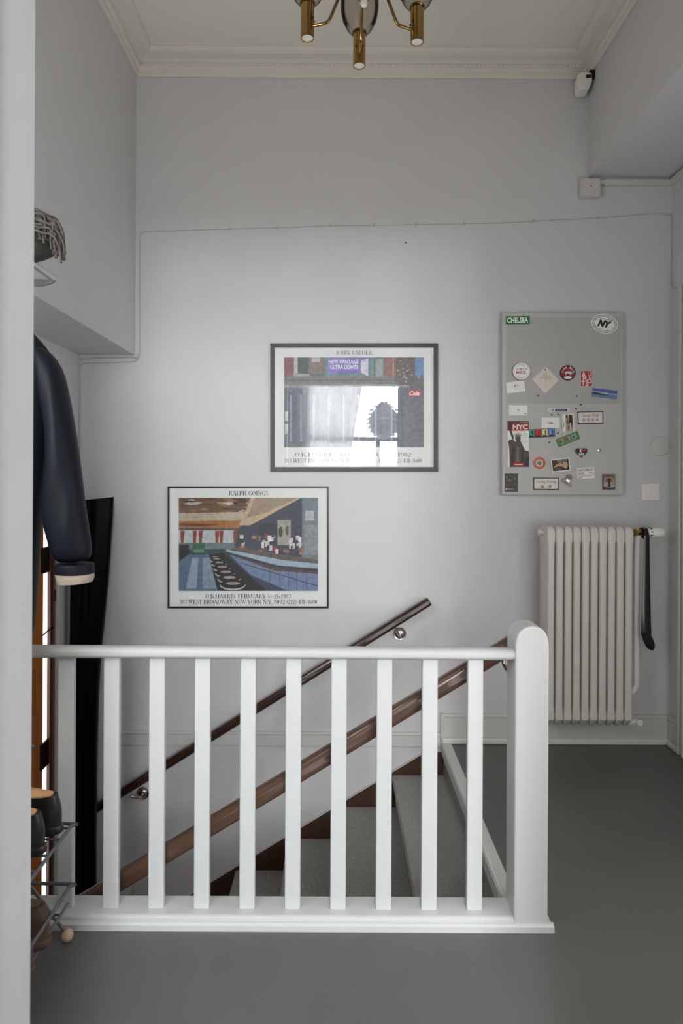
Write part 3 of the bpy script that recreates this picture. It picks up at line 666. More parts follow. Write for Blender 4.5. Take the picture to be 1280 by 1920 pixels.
for s_, a_ in (('A', (-9, -1, -13, -4)), ('R', (-7, 3, -6, 4)), ('O', (1, 10, 0, 9)), ('T', (-10, -2, 4, 13)), ('U', (3, 9, -13, -4)), ('S', (-2, 4, 6, 14)), ('L', (5, 10, -6, 0))):
    it.say(s_, a_[0], a_[1], a_[2], a_[3], (236, 214, 208), .04)
it.say('O', 3, 8, -12, -6, (150, 20, 26), .02); it.done()
it = Item('postcard', 1133, 738, 6.5, 'wide blue tilted picture card of water at the right edge of the board', 'card')
it.body(it.rect(47, 16.5), .001, solid('blue_card', (92, 118, 156)))
it.box(-23, -8, 23, -2, (88, 96, 160)); it.ink([(-23, -2), (-10, -3), (5, -1), (23, -2), (23, 1), (-23, 1)], (150, 168, 190)); it.ink([(-23, 0), (-14, -.5), (10, 3), (10, 4.5), (-23, 2.5)], (38, 42, 52)); it.box(-23, 3.5, 23, 8, (106, 134, 170)); it.box(-2, -2.5, 6, 1.5, (170, 178, 190)); it.done()
it = Item('paper_card', 971.2, 769.2, 0, 'blank-looking white card with a tiny grey emblem above the tall guide booklet', 'card')
it.body(it.rect(34.5, 18.8), .001, M['card']); it.ink([(-2.5, 1), (0, -2.5), (2.6, 1), (0, 0)], (90, 90, 92)); it.box(-2, 2.2, 2, 2.9, (150, 150, 150)); it.ink(it.ell(1.2, 1.2, 10, 13.7, 6.5), (60, 60, 62)); it.done()
it = Item('strip_magnet', 1045.5, 769, 0, 'narrow white strip magnet with a dark blue bar', 'magnet')
it.body(it.rect(37, 6), .002, M['card']); it.box(-5.5, -2.3, 17.8, 2.3, (24, 32, 84)); it.ink(it.ell(2.2, 2, 14, -9, 0), (34, 46, 110)); it.ink(it.ell(1.1, 1, 10, -9, 0), (236, 236, 236)); it.box(-16, -.8, -12.5, .6, (130, 130, 136)); it.box(-3, -.7, 15, .6, (130, 138, 176)); it.done()
for (px, py), lab in {(1034, 778): 'tiny dark magnet under the left end of the blue strip', (1046.3, 777.6): 'tiny dark magnet under the middle of the blue strip', (1008, 742): 'tiny dark magnet below the cream coaster', (1081, 742.8): 'tiny dark magnet between coaster row and blue picture card', (1089, 759): 'tiny dark magnet just below the perforated area', (1079.5, 766.8): 'tiny dark magnet just above the Great Wall sign', (1045.5, 812): 'tiny dark magnet right of the four-coloured strip', (1029.5, 829.7): 'tiny dark magnet below the four-coloured strip'}.items():
    mesh_thing('dot_magnet', MB().lathe([(0, 0), (.0042, 0), (.0042, .003), (.003, .0045), (0, .0045)], P(px, py, YBD-.0011), (0, -1, 0), 12), solid('dark_grey_magnet', (52, 54, 58)), lab, 'magnet', 'small round magnets on the board')
it = Item('paper_card', 1032, 792.8, 1.5, 'white card with a tiny dark and red word behind the four-coloured strip', 'card')
it.body(it.rect(34, 20), .001, M['card'])
for x, c in ((-6, (160, 160, 160)), (-3.5, (120, 120, 124)), (-1, (20, 20, 22)), (1.2, (90, 20, 24)), (3.4, (190, 60, 66))): it.box(x, -1.5, x+1.3, 2.2, c)
it.done()
it = Item('photo_card', 1065, 793, -2, 'upright sepia photograph of a figure on a white card', 'card', base=.002)
it.body(it.rect(21.5, 33), .001, M['card']); it.box(-5, -15, 9, 16, (176, 160, 140)); it.ink([(2, -15), (7, -15), (8, 0), (5, 14), (2, 2)], (34, 30, 28)); it.box(-4, -15, -1, -9, (60, 50, 44)); it.ink(it.ell(2.4, 5, 12, -1, -2), (130, 108, 90)); it.ink(it.ell(1.6, 4, 12, 0, 9), (110, 90, 78)); it.box(3, 0, 5, 14, (226, 218, 200)); it.box(-9, -2, -8, 8, (90, 98, 120)); it.done('print')
it = Item('name_plate', 1106.7, 783, -1, 'small white plate with black border reading Great Wall and four Chinese characters', 'magnet')
it.body(it.rect(48, 23.5), .003, M['black'], bevel=.001); it.ink([(-21.5, -10), (21.5, -10), (22.3, -9), (22.3, 9), (21.5, 10), (-21.5, 10), (-22.3, 9), (-22.3, -9)], (226, 216, 210))
it.say('Great Wall', -15.5, 15.5, -7.6, -1.2, (96, 90, 88), 0); it.say('萬 里 長 城', -15.5, 15.5, 1.2, 7.6, (70, 62, 58), .0); it.done()
it = Item('guide_booklet', 971.2, 832.5, -.3, 'tall guide booklet with NYC on a red band over a grey statue with a crown', 'booklet')
it.body(it.rect(40, 86), .004, M['card']); it.box(-20, -43, 20, -38, (88, 70, 58)); it.box(-20, -38, 20, -25, (176, 26, 34)); it.say('NYC', -10, 18, -36.5, -27, (240, 238, 234), .04); it.box(4, -41.5, 18, -39.5, (150, 140, 110))
g1, g2, g3 = (92, 82, 76), (70, 60, 56), (124, 112, 104)
it.ink([(-17, -41), (-12, -41), (-11, -35), (-12, -25), (-8, -12), (-10, -7), (-15, -20), (-18, -34)], (58, 60, 58))
it.ink([(-16, 43), (-16.5, 20), (-17, 8), (-19, -4), (-16, -8), (-9, -9), (-6, -4), (-1, -8), (4, -7), (8, 2), (13, 12), (20, 14), (20, 43)], g1)
it.ink([(-14, 40), (-12, 10), (-8, 0), (-6, 10), (-8, 40)], g2); it.ink([(-4, 38), (-2, 4), (2, 6), (0, 38)], g3); it.ink([(4, 40), (6, 6), (10, 16), (12, 40)], g2)
it.ink(it.ell(5.2, 7, 18, -.5, -11), g1); it.ink(it.ell(5.6, 1.8, 12, -.5, -15), g3)
for a_ in range(200, 345, 22):
    ar = math.radians(a_); it.ink([(-.5+5*math.cos(ar-.12), -13.5+5*math.sin(ar-.12)), (-.5+11*math.cos(ar), -13.5+10*math.sin(ar)), (-.5+5*math.cos(ar+.12), -13.5+5*math.sin(ar+.12))], (60, 52, 50))
for y in (-20, -16, -12, -5): it.box(9, y, 17, y+.6, (140, 140, 142))
it.box(-18, -23.5, 13, -22.9, (120, 120, 122)); it.ink([(14, 26), (20, 22), (20, 43), (10, 43)], (46, 54, 92)); it.box(-10, 34.5, 12, 41, (176, 22, 30)); it.box(-7, 37.5, 8, 39.3, (236, 214, 210)); it.done('print')
it = Item('picture_strip', 1015, 812, -2.5, 'horizontal strip of four small portraits on green, red, yellow and blue squares', 'magnet', base=.0025)
it.body(it.rect(50, 15.5), .001, M['black'])
for i, c in enumerate(((58, 148, 122), (186, 30, 40), (214, 208, 140), (92, 138, 204))):
    x = -25+12.5*i; it.box(x+.6, -7.2, x+11.8, 7, c); it.ink(it.ell(3, 4.4, 14, x+6, -1.4), tuple(min(255, int(v*1.2)) for v in c)); it.ink([(x+6, -5.5), (x+9, -4), (x+8.6, 1), (x+6.4, 3)], (24, 26, 30)); it.ink([(x+.6, 7), (x+3, 3.6), (x+9, 3.6), (x+11.8, 7)], (26, 26, 30))
it.done()
it = Item('picture_magnet', 1064.8, 823.3, -22, 'tilted green rectangular magnet with three little street pictures', 'magnet')
it.body(it.rect(43.5, 15), .004, solid('leaf_green_enamel', (54, 128, 52)), bevel=.0008)
for i, c in enumerate(((150, 160, 140), (166, 140, 124), (140, 176, 186))): it.box(-19+12.8*i, -5.5, -8+12.8*i, 2.6, c); it.box(-17+12.8*i, -3, -13+12.8*i, 1.5, (96, 84, 74)); it.box(-12+12.8*i, -4, -9+12.8*i, 0, (190, 150, 120))
it.box(-16, 4.2, 15, 5.2, (170, 206, 150)); it.done('print')
it = Item('heart_magnet', 1090.2, 848.6, 0, 'black heart-shaped magnet with white I, red heart and NY', 'magnet')
hp = []
for i in range(40):
    t_ = 2*PI*i/40; hp.append((16*math.sin(t_)**3*.66, -(13*math.cos(t_)-5*math.cos(2*t_)-2*math.cos(3*t_)-math.cos(4*t_))*.6-.8))
it.body(hp, .012, M['black'], bevel=.003)
it.say('I', -3.6, -1, -6.2, -.9, (236, 236, 236), .04); it.box(-4.1, -6.4, -.5, -5.6, (236, 236, 236)); it.box(-4.1, -1.5, -.5, -.7, (236, 236, 236))
it.ink([(3.8+u*.36, -3.3+v*.33) for u, v in hp], (196, 22, 36)); it.say('NY', -4.9, 5.2, .4, 5.8, (236, 236, 236), .04); it.done()
it = Item('ring_badge', 1011, 868.2, 0, 'round red ring badge with cream centre, right of the guide booklet', 'magnet')
it.body(it.ell(12.3, 12.2), .003, solid('cream_enamel', (224, 200, 170))); it.ink(it.ell(11.3, 11.2), (186, 24, 34)); it.ink(it.ell(7, 7), (226, 214, 196)); it.ink(it.ell(4.6, 4.6), (110, 150, 132)); it.ink(it.ell(2, 3.6, 12, .5, 0), (160, 90, 92))
for k in range(18):
    a_ = 2*PI*k/18; it.ink([(9.1*math.cos(a_)+dx, 9.1*math.sin(a_)+dy) for dx, dy in ((-.6, -.9), (.6, -.9), (.6, .9), (-.6, .9))], (236, 206, 190))
it.done()
it = Item('postcard', 1050.8, 871.8, -6, 'white-edged small picture card in tan and black, tilted left', 'card')
it.body(it.rect(35, 24.5), .003, M['card']); it.box(-15.6, -10.4, 15.6, 10.4, (52, 48, 48)); it.ink([(-14, 4), (-8, -2), (0, -5), (12, -5), (14, 2), (8, 8), (2, 3), (-4, 2)], (206, 166, 130)); it.ink([(-15, -10), (-8, -10), (-10, 0), (-15, 2)], (98, 44, 38)); it.box(-6, -9.5, 13, -6.5, (140, 142, 144)); it.ink(it.ell(6, 2.2, 14, -5, 7), (92, 90, 90)); it.ink(it.ell(2, 1.4, 10, 10, 6), (222, 196, 170)); it.box(2, -4, 5, -1, (80, 60, 50)); it.done('print')
it = Item('street_sign_magnet', 1098, 887.2, -4, 'white magnet like a street sign reading PORTOBELLO ROAD W11', 'magnet')
it.body(it.rect(32, 20.6), .003, M['card'], bevel=.0006); it.say('PORTOBELLO', -14.2, 13.4, -8.4, -4, (60, 58, 62), .015); it.say('ROAD', -14, -3, -2.4, 2, (60, 58, 62), .015); it.say('W11', 5, 13, -2.2, 1.8, (190, 90, 96), .015)
it.box(-15.5, 3.4, 15.5, 3.9, (170, 60, 60)); [it.box(-14+k_*2.1, 5.2, -12.6+k_*2.1, 6.3, (170, 70, 72)) for k_ in range(12)]; it.box(-14, 7.6, -8, 8.9, (160, 70, 70)); it.done()
it = Item('name_plate', 1023.5, 907.2, .4, 'small white plate with black border reading Hong Kong and two Chinese characters', 'magnet')
it.body(it.rect(47.5, 22.8), .003, M['black'], bevel=.001); it.ink([(-21, -9.6), (21, -9.6), (22, -8.6), (22, 8.6), (21, 9.6), (-21, 9.6), (-22, 8.6), (-22, -8.6)], (226, 222, 212))
it.say('Hong Kong', -18.6, 18.4, -6.8, -.4, (92, 90, 84), 0); it.say('香', -10.8, -3.6, 2.2, 8.6, (56, 54, 52), .005); it.say('港', 3, 10.4, 2.2, 8.6, (56, 54, 52), .005); it.done()
it = Item('postcard', 958, 905, .4, 'dark upright card with a crowded orange and green picture in the bottom left corner', 'card')
it.body(it.rect(24.5, 34), .002, M['black']); r2 = random.Random(5)
for i in range(46):
    x = r2.uniform(-11, 8); y = r2.uniform(-16, 12); it.ink([(x, y), (x+r2.uniform(1, 4), y-r2.uniform(0, 2)), (x+r2.uniform(1, 4), y+r2.uniform(1, 3))], r2.choice([(120, 92, 66), (80, 120, 98), (150, 84, 62), (146, 140, 120), (60, 66, 90), (40, 60, 44)]))
it.ink(it.ell(2, 2, 10, -8.5, 12.4), (226, 226, 222)); it.box(-6, 11.8, 6, 13, (170, 168, 160)); it.done('print')
it = Item('box_magnet', 1141.8, 903.6, 0, 'thick brown picture magnet of a tower under an arch in the bottom right corner', 'magnet')
it.body(it.rect(22.4, 28.4), .012, solid('dark_brown_edge', (64, 52, 46)), bevel=.001); it.box(-10.6, -13.6, 10.6, 13.6, (150, 122, 104)); it.ink([(10*math.cos(math.radians(a_))-.3, 1+9*math.sin(math.radians(a_))) for a_ in range(180, 361, 15)]+[(9.7, 10), (-10.3, 10)], (186, 176, 164)); it.ink([(8*math.cos(math.radians(a_))-.3, 0+7*math.sin(math.radians(a_))) for a_ in range(180, 361, 15)], (150, 80, 54)); it.box(-2.2, -7, 2, 9, (60, 46, 40)); it.box(-10.6, 9, 10.6, 13.6, (58, 60, 66)); it.box(-8, 10, 8, 11, (176, 176, 176)); it.box(-8, -12.4, 8, -10.4, (110, 60, 44)); it.done('print')
clp = thing('bulldog_clip', P(1063, 903, YBD-.002), 'shiny metal bulldog clip magnet beside the Hong Kong plate', 'clip')
cpt = P(1063, 903, YBD-.012)
def cp(px, py, dy=0): return P(px, py, YBD-.012+dy)
part('jaw', MB().tube([cp(1053, 899.5), cp(1061, 905), cp(1070, 911)], .0042, 8), M['steel'], clp, smooth='auto')
part('jaw', MB().tube([cp(1055, 898, .008), cp(1063, 903, .008), cp(1071, 909, .008)], .0042, 8), M['steel'], clp, smooth='auto')
part('grip', MB().prism([cp(1060, 902, -.003), cp(1064, 893.5, -.003), cp(1071, 896, -.003), cp(1066.5, 905.5, -.003)], (0, .005, 0)), M['steel'], clp, bevel=.001)
part('grip', MB().lathe([(0, 0), (.014, 0), (.0155, .003), (.014, .006), (0, .006)], cp(1067, 895, .001), (.2, -1, .2), 20), M['steel'], clp, smooth='auto')

# ------------------------------------------------------------------ things on the walls
o = mesh_thing('cover_plate', MB().lathe([(0, 0), (.052, 0), (.053, .003), (.051, .007), (.045, .009), (0, .0095)], P(1236, 837, BY), (0, -1, 0), 40), M['plastic_wall'], 'round pale blank cover plate above the light switch', 'cover plate', smooth='auto')
sw = thing('light_switch', P(1220, 938, BY), 'white square wall switch with two rockers right of the board', 'switch')
def rb(x0, y0, x1, y1, ya, yb): return MB().prism([P(x0, y0, ya), P(x1, y0, ya), P(x1, y1, ya), P(x0, y1, ya)], (0, yb-ya, 0))
part('frame', rb(1203, 906.5, 1237, 938, BY-.009, BY), M['plastic'], sw, bevel=.004)
for xa, xb in ((1208.5, 1219.8), (1220.3, 1231.5)): part('rocker', rb(xa, 912, xb, 932.5, BY-.013, BY-.008), M['plastic'], sw, bevel=.0015)
jb = thing('junction_box', P(1107, 368, BY), 'square white junction box with a dark screw hole at the end of the cable duct', 'junction box')
part('housing', rb(1089, 333, 1124, 368, BY-.04, BY), M['plastic_wall'], jb, bevel=.004)
part('lid', rb(1092, 334, 1125, 366, BY-.046, BY-.04), M['plastic_wall'], jb, bevel=.002)
part('screw_hole', MB().lathe([(0, 0), (.004, 0), (.004, .002), (0, .002)], P(1108, 348.5, BY-.0455), (0, -1, 0), 10), M['black'], jb)
cd = thing('cable_duct', P(1190, 346, BY), 'white cable duct running right from the junction box around the corner', 'cable duct')
part('duct', rb(1133, 335.5, 1257, 346.5, BY-.022, BY), M['plastic_wall'], cd, bevel=.002)
part('sleeve', rb(1124, 337, 1134, 344, BY-.03, BY-.012), M['plastic_wall'], cd, bevel=.002)
za = P(1257, 346.5, BY-.02).z; zb = P(1257, 335.5, BY-.02).z
part('duct', MB().box(XR-.022, XR, 1.1, BY, za, zb), M['plastic_wall'], cd, bevel=.002)
md = thing('motion_detector', P(1096, 167, BY), 'small white corner motion detector with a black window under the cornice', 'detector')
mp_ = [(1083, 139), (1092, 133.5), (1109, 136), (1110.5, 151), (1104, 165.5), (1086, 167), (1082.5, 158)]
part('housing', MB().prism([P(x, y, 3.40) for x, y in mp_], (.01, .08, 0)), M['plastic'], md, bevel=.006)
part('sensor_window', MB().prism([P(x, y, 3.397) for x, y in ((1098, 140), (1107.5, 139.5), (1108, 145.5), (1098.5, 146.5))], (0, .004, 0)), M['black'], md)
part('bracket', MB().box(1.33, 1.3565, 3.41, 3.45, P(1109, 143, 3.4).z, P(1109, 128, 3.4).z), M['iron'], md)
mesh_thing('nail', MB().tube([P(760.5, 454, BY), P(760.3, 455, BY-.018)], .0028, 8), M['iron'], 'small dark nail in the bare wall above the upper poster', 'nail')

def smoothpath(pts, n=6):
    out = []
    P_ = [pts[0]]+list(pts)+[pts[-1]]
    for i in range(1, len(P_)-2):
        p0, p1, p2, p3 = (Vector(P_[i+k]) for k in (-1, 0, 1, 2))
        for k in range(n):
            t = k/n; out.append(.5*((2*p1)+(-p0+p2)*t+(2*p0-5*p1+4*p2-p3)*t*t+(-p0+3*p1-3*p2+p3)*t**3))
    out.append(Vector(pts[-1])); return out
YC = BY-.003
c1 = [P(x, y, YC) for x, y in ((254, 672), (262, 664), (262, 560), (262.5, 450), (265, 438), (277, 434), (340, 432), (430, 429.5), (520, 427), (620, 423.5), (700, 422.5), (780, 421), (870, 419.5), (940, 418), (1000, 415), (1050, 412), (1120, 409), (1180, 404), (1222, 400.5), (1240, 401), (1252, 404))]
c1 += [Vector((XR-.004, BY-.006, P(1257, 410, YC).z)), Vector((XR-.004, BY-.006, P(1256, 520, YC).z)), Vector((XR-.004, BY-.02, P(1257, 538, YC).z)), Vector((XR-.003, BY-.05, P(1262, 545, YC).z)), Vector((XR-.003, 3.3, P(1278, 535, 3.3).z))]
cable = thing('wall_cable', c1[0], 'thin painted-over cable running along the far wall above both posters and down both corners', 'cable')
part('cable_run', MB().tube(smoothpath(c1, 4), .0022, 6), M['mould_seam'], cable, smooth=True)
m_ = MB()
for x in (430, 520, 620, 700, 780, 870, 1000, 1120):
    y = dict(((430, 429.5), (520, 427), (620, 423.5), (700, 422.5), (780, 421), (870, 419.5), (1000, 415), (1120, 409)))[x]
    c = P(x, y, BY); part('cable_clip', MB().box(c.x-.005, c.x+.005, BY-.011, BY, c.z-.006, c.z+.007), M['mould_seam'], cable, bevel=.001)
c2 = [P(x, y, YC-.002) for x, y in ((258, 664), (256, 674), (248, 678), (200, 680), (165, 681), (152, 684), (148.5, 692), (149, 760), (150, 900), (151, 1100))]
part('cable_run', MB().tube(smoothpath(c2, 4), .0032, 6), M['mould_seam'], cable, smooth=True)
c3 = [P(x, y, YC) for x, y in ((258, 672), (246, 670), (170, 672), (150, 675))]
part('cable_run', MB().tube(smoothpath(c3, 4), .0045, 6), M['mould_seam'], cable, smooth=True)
c4 = [P(x, y, YC) for x, y in ((160, 700), (155, 705), (154, 800), (154, 960))]

# ------------------------------------------------------------------ radiator
RX1 = 1.520; PT = .0446; RYF, RYB = 3.285, 3.425
rad = thing('radiator', (1.3, 3.36, .16), 'tall pale grey cast-iron column radiator standing off the wall under the board', 'radiator')
def rrect(cx, y0, y1, hw_, z, n=3):
    out = []; r = min(hw_*.55, .009)
    for (sx_, yy, a0) in ((1, y0+r, -90), (1, y1-r, 0), (-1, y1-r, 90), (-1, y0+r, 180)):
        for k in range(n+1):
            a = math.radians(a0+90*k/n); out.append(Vector((cx+sx_*(hw_-r)+r*math.cos(a), yy+r*math.sin(a), z)))
    return out
secs = [(.160, .046, .018, .007), (.170, .03, .008, .012), (.205, .0, .0, .0212), (.235, .0, .0, .0212), (.255, .0, .0, .0185), (.28, 0, 0, .0178), (1.09, 0, 0, .0178), (1.11, 0, 0, .0185), (1.125, 0, 0, .0215), (1.165, 0, 0, .0215), (1.185, .006, .006, .0195), (1.196, .016, .016, .013), (1.199, .03, .03, .006)]
smesh = None
for k in range(10):
    if smesh is None:
        m_ = MB(); m_.loft([rrect(0, RYF+a, RYB-b, h, z) for z, a, b, h in secs])
        smesh = part('section', m_, M['radiator'], rad, smooth='auto')
        for v in smesh.data.vertices: v.co.x += 1.3
        o = smesh
    else: o = smesh.copy(); scene.collection.objects.link(o); o.parent = rad
    o.location = (RX1-PT*(k+.5)-0, 0, 0)
    o.location.x -= 1.3
for zz in (1.142, .222):
    part('header_tube', MB().tube([(RX1-PT*10+.005, 3.35, zz), (RX1+.004, 3.35, zz)], .024, 14), M['radiator'], rad, smooth='auto')
part('bleed_valve', MB().tube([(RX1-PT*10+.005, 3.34, 1.16), (RX1-PT*10-.014, 3.34, 1.165), (RX1-PT*10-.03, 3.34, 1.176)], [.011, .01, .006], 8), M['radiator'], rad, smooth='auto')
part('bleed_screw', MB().tube([(RX1-PT*10-.026, 3.34, 1.15), (RX1-PT*10-.026, 3.34, 1.182)], .006, 8), M['radiator'], rad, smooth='auto')
for xx in (RX1-PT*8.5, RX1-PT*1.5): part('wall_bracket', MB().box(xx-.012, xx+.012, RYB-.02, BY-.001, .28, .30), M['radiator'], rad)
zv = P(1200, 998, 3.36).z
va = thing('thermostat_valve', (RX1+.05, 3.35, zv), 'brass radiator valve with a white ribbed thermostat knob at the radiator top', 'valve')
part('valve_body', MB().lathe([(.013, 0), (.02, 0), (.021, .012), (.014, .014), (.014, .024), (.021, .026), (.021, .04), (.014, .042), (.014, .06), (.02, .062), (.019, .078), (.012, .08)], (RX1+.002, 3.35, zv), (1, 0, 0), 8, True), M['brass'], va, smooth='auto')
part('thermostat_head', MB().lathe([(.012, 0), (.021, .002), (.022, .022), (.0235, .024), (.0235, .04), (.0245, .046), (.0265, .05), (.027, .085), (.023, .098), (.012, .102), (0, .102)], (RX1+.08, 3.35, zv), (1, 0, 0), 24, True), M['plastic'], va, smooth='auto')
for k in range(8):
    a = 2*PI*k/8+.2; c = Vector((RX1+.112, 3.35-.0236*math.cos(a), zv+.0236*math.sin(a)))
    part('dial_mark', MB().box(c.x-.005, c.x+.005, c.y-.002, c.y+.002, c.z-.003, c.z+.003), M['black'], va)
px_ = RX1+.052
pp = [(px_, 3.36, zv-.015), (px_, 3.37, 1.0), (px_, 3.37, .42), (px_-.003, 3.37, .355), (px_-.02, 3.37, .325), (px_-.03, 3.40, .316), (px_-.035, 3.46, .316), (px_-.035, 3.5, .316)]
pipe = mesh_thing('heating_pipe', MB().tube(smoothpath(pp, 4), .0155, 12), M['plastic'], 'white vertical heating pipe bending in behind the radiator at its right end', 'pipe', smooth='auto')
zr = P(1207, 1351, 3.38).z
rv = thing('return_valve', (RX1+.03, 3.38, zr), 'small white painted return valve at the bottom right of the radiator', 'valve')
part('valve_body', MB().tube([(RX1-.0, 3.36, zr+.002), (RX1+.03, 3.36, zr+.0), (RX1+.045, 3.37, zr)], [.018, .016, .014], 8), M['plastic'], rv, smooth='auto')
part('union_nut', MB().lathe([(.0, 0), (.017, 0), (.017, .012), (0, .012)], (RX1+.012, 3.36, zr), (1, 0, 0), 6), M['plastic'], rv)
part('valve_cap', MB().lathe([(.0, 0), (.017, 0), (.017, .03), (.014, .033), (0, .033)], (RX1+.056, 3.375, zr-.002), (.25, -1, 0), 16), M['plastic'], rv, smooth='auto')
# shoehorn hanging from the valve
YS = 3.315
sh = thing('shoehorn', P(1212, 1218, YS), 'long black lacquered shoehorn hanging by its strap from the brass radiator valve', 'shoehorn')
hr = []
for y, xa, xb, dep in ((1004, 1207, 1217, .002), (1060, 1205.5, 1217.5, .003), (1120, 1203.5, 1218.5, .004), (1165, 1202.3, 1219.5, .006), (1188, 1202, 1220.5, .008)):
    A, B = P(xa, y, YS), P(xb, y, YS); ring = [A.lerp(B, t)+Vector((0, dep*(4*(t-.5)**2-1)*1.0-.002, 0)) for t in (0, .2, .5, .8, 1)] + [B.lerp(A, t)+Vector((0, dep*(4*(t-.5)**2-1)+.0015, 0)) for t in (0, .2, .5, .8, 1)]
    hr.append(ring)
part('handle', MB().loft(hr), M['horn'], sh, smooth='auto')
hr = []
for (xa, ya), (xb, yb) in (((1202, 1184), (1220.3, 1188)), ((1201.5, 1188), (1221, 1193)), ((1205, 1200), (1224, 1199)), ((1210, 1211), (1227.5, 1208)), ((1215, 1217), (1227.5, 1214)), ((1220, 1219), (1224.5, 1218))):
    A, B = P(xa, ya, YS-.004), P(xb, yb, YS-.004); hr.append([A.lerp(B, t)+Vector((0, -.008*(1-4*(t-.5)**2), 0)) for t in (0, .25, .5, .75, 1)] + [B.lerp(A, t)+Vector((0, -.008*(1-4*(t-.5)**2)+.002, 0)) for t in (0, .25, .5, .75, 1)])
part('blade', MB().loft(hr), M['horn'], sh, smooth='auto')
zt = zv+.023; A = P(1212, 1006, YS)
part('strap', MB().loft([[Vector((A.x+sx_*w_, y, z)) for sx_, yy in ((-1, 0), (1, 0), (1, 1), (-1, 1)) for y, z in ((y0+ny*.002*yy, z0+nz_*.002*yy),)] for (y0, z0, ny, nz_, w_) in ((YS, A.z-.01, -1, 0, .012), (YS+.003, zv, -1, 0, .0125), (YS+.012, zt-.003, -.7, .7, .012), (3.35, zt+.003, 0, 1, .012), (3.372, zt-.006, .8, .6, .012), (3.376, zv-.01, 1, 0, .012), (3.33, A.z-.012, .2, -1, .012))]), M['horn'], sh, smooth='auto')

# ------------------------------------------------------------------ chandelier
HC = Vector((.078, 2.153, 0))
ch = thing('chandelier', (HC.x, HC.y, ZC), 'brass chandelier with curved arms and smoked glass globes hanging from the ceiling', 'chandelier')
def lz(px_y, d): return EYE+(VY-px_y)*d/F
part('canopy', MB().lathe([(.0, 3.74), (.055, 3.74), (.055, 3.715), (.02, 3.69), (.008, 3.685)], (HC.x, HC.y, 0), seg=24), M['brass'], ch, smooth='auto')
part('stem', MB().tube([(HC.x, HC.y, 3.70), (HC.x, HC.y, 3.2)], .008, 12), M['brass'], ch, smooth='auto')
hub = part('hub', MB().lathe([(.008, 3.24), (.03, 3.225), (.046, 3.17), (.05, 3.13), (.044, 3.09), (.025, 3.062), (.01, 3.055), (0, 3.055)], (HC.x, HC.y, 0), seg=28), M['brass'], ch, smooth='auto')
part('knob', MB().lathe([(.004, 3.056), (.011, 3.05), (.013, 3.042), (.009, 3.032), (0, 3.029)], (HC.x, HC.y, 0), seg=16), M['socket'], ch, smooth='auto')
for k in range(5):
    th = math.radians(-2.5+72*k); d = Vector((math.sin(th), math.cos(th), 0)); c = HC+d*.2
    zb = 2.958
    pts = [HC+d*.035+Vector((0, 0, 3.16)), HC+d*.06+Vector((0, 0, 3.14)), HC+d*.09+Vector((0, 0, 3.075)), HC+d*.118+Vector((0, 0, 3.015)), HC+d*.135+Vector((0, 0, 3.0)), HC+d*.186+Vector((0, 0, 2.998))]
    part('arm', MB().tube(smoothpath(pts, 5), .0055, 10), M['brass'], ch, smooth='auto')
    cup = part('candle_cup', MB().lathe([(.0215, zb), (.0232, zb+.001), (.0232, zb+.118), (.027, zb+.121), (.026, zb+.125), (.0205, zb+.118), (.0205, zb+.008), (.0205, zb)], (c.x, c.y, 0), seg=28), M['brass'], ch, smooth='auto')
    part('cup_bottom', MB().lathe([(0, zb+.004), (.0215, zb+.004), (.0215, zb+.007), (0, zb+.007)], (c.x, c.y, 0), seg=24), M['socket'], cup)
    for dx in (-1, 1):
        q = Vector((c.x, c.y, zb+.06))+Vector((dx*.012, -.0197, 0)) if k in (0,) else Vector((c.x, c.y, zb+.062))-d*.0205+Vector((d.y, -d.x, 0))*.010*dx
        part('screw', MB().lathe([(0, -.001), (.003, -.001), (.003, .0035), (0, .004)], q, (q-Vector((c.x, c.y, q.z))).normalized(), 8), M['iron'], cup)
    g = [(.0205, zb+.112), (.03, zb+.12), (.046, zb+.138), (.062, zb+.168), (.070, zb+.205), (.0705, zb+.235), (.065, zb+.275), (.054, zb+.31), (.044, zb+.33), (.0425, zb+.33), (.0525, zb+.309)]
    part('globe', MB().lathe(g[:9], (c.x, c.y, 0), seg=36), M['smoked'], ch, smooth=True)

# ------------------------------------------------------------------ old door low in the left wall
dr = thing('door_1', (XL, 2.9, LAND), None, None, kind='structure')
part('door_frame', MB().box(XL, XL+.022, 3.205, 3.345, LAND, 1.3595), M['whitewood'], dr, bevel=.003)
part('door_frame', MB().box(XL, XL+.022, 2.4, 2.55, LAND, 1.3595), M['whitewood'], dr, bevel=.003)
part('door_frame', MB().box(XL, XL+.022, 2.4, 3.345, 1.36, 1.44), M['whitewood'], dr, bevel=.003)
part('jamb', MB().box(XL-.19, XL+.006, 3.165, 3.204, LAND, 1.36), M['doorbrown'], dr, bevel=.004)
part('jamb', MB().box(XL-.02, XL+.012, 3.135, 3.165, LAND, 1.36), M['doorbrown'], dr, bevel=.003)
def gap_glow():
    m = bpy.data.materials.new('daylight_gap_glow'); m.use_nodes = True; b = m.node_tree.nodes['Principled BSDF']
    b.inputs['Base Color'].default_value = (.8, .8, .8, 1); b.inputs['Roughness'].default_value = .3
    b.inputs['Emission Color'].default_value = (1, .97, .98, 1); b.inputs['Emission Strength'].default_value = 1.3
    return m
part('gap_glow_strip', MB().box(XL-.012, XL-.004, 3.086, 3.137, LAND, 1.36), gap_glow(), dr)  # added glowing strip, stands in for daylight through the gap beside the leaf
lf = part('door_leaf', MB().box(XL-.045, XL-.002, 2.552, 3.088, LAND+.005, 1.355), M['orange'], dr, bevel=.003)
for z0, z1 in ((-1.0, -.2), (-.05, .55), (.7, 1.2)):
    part('panel', MB().box(XL-.006, XL+.004, 2.64, 2.99, z0, z1), M['orange'], lf, bevel=.004)
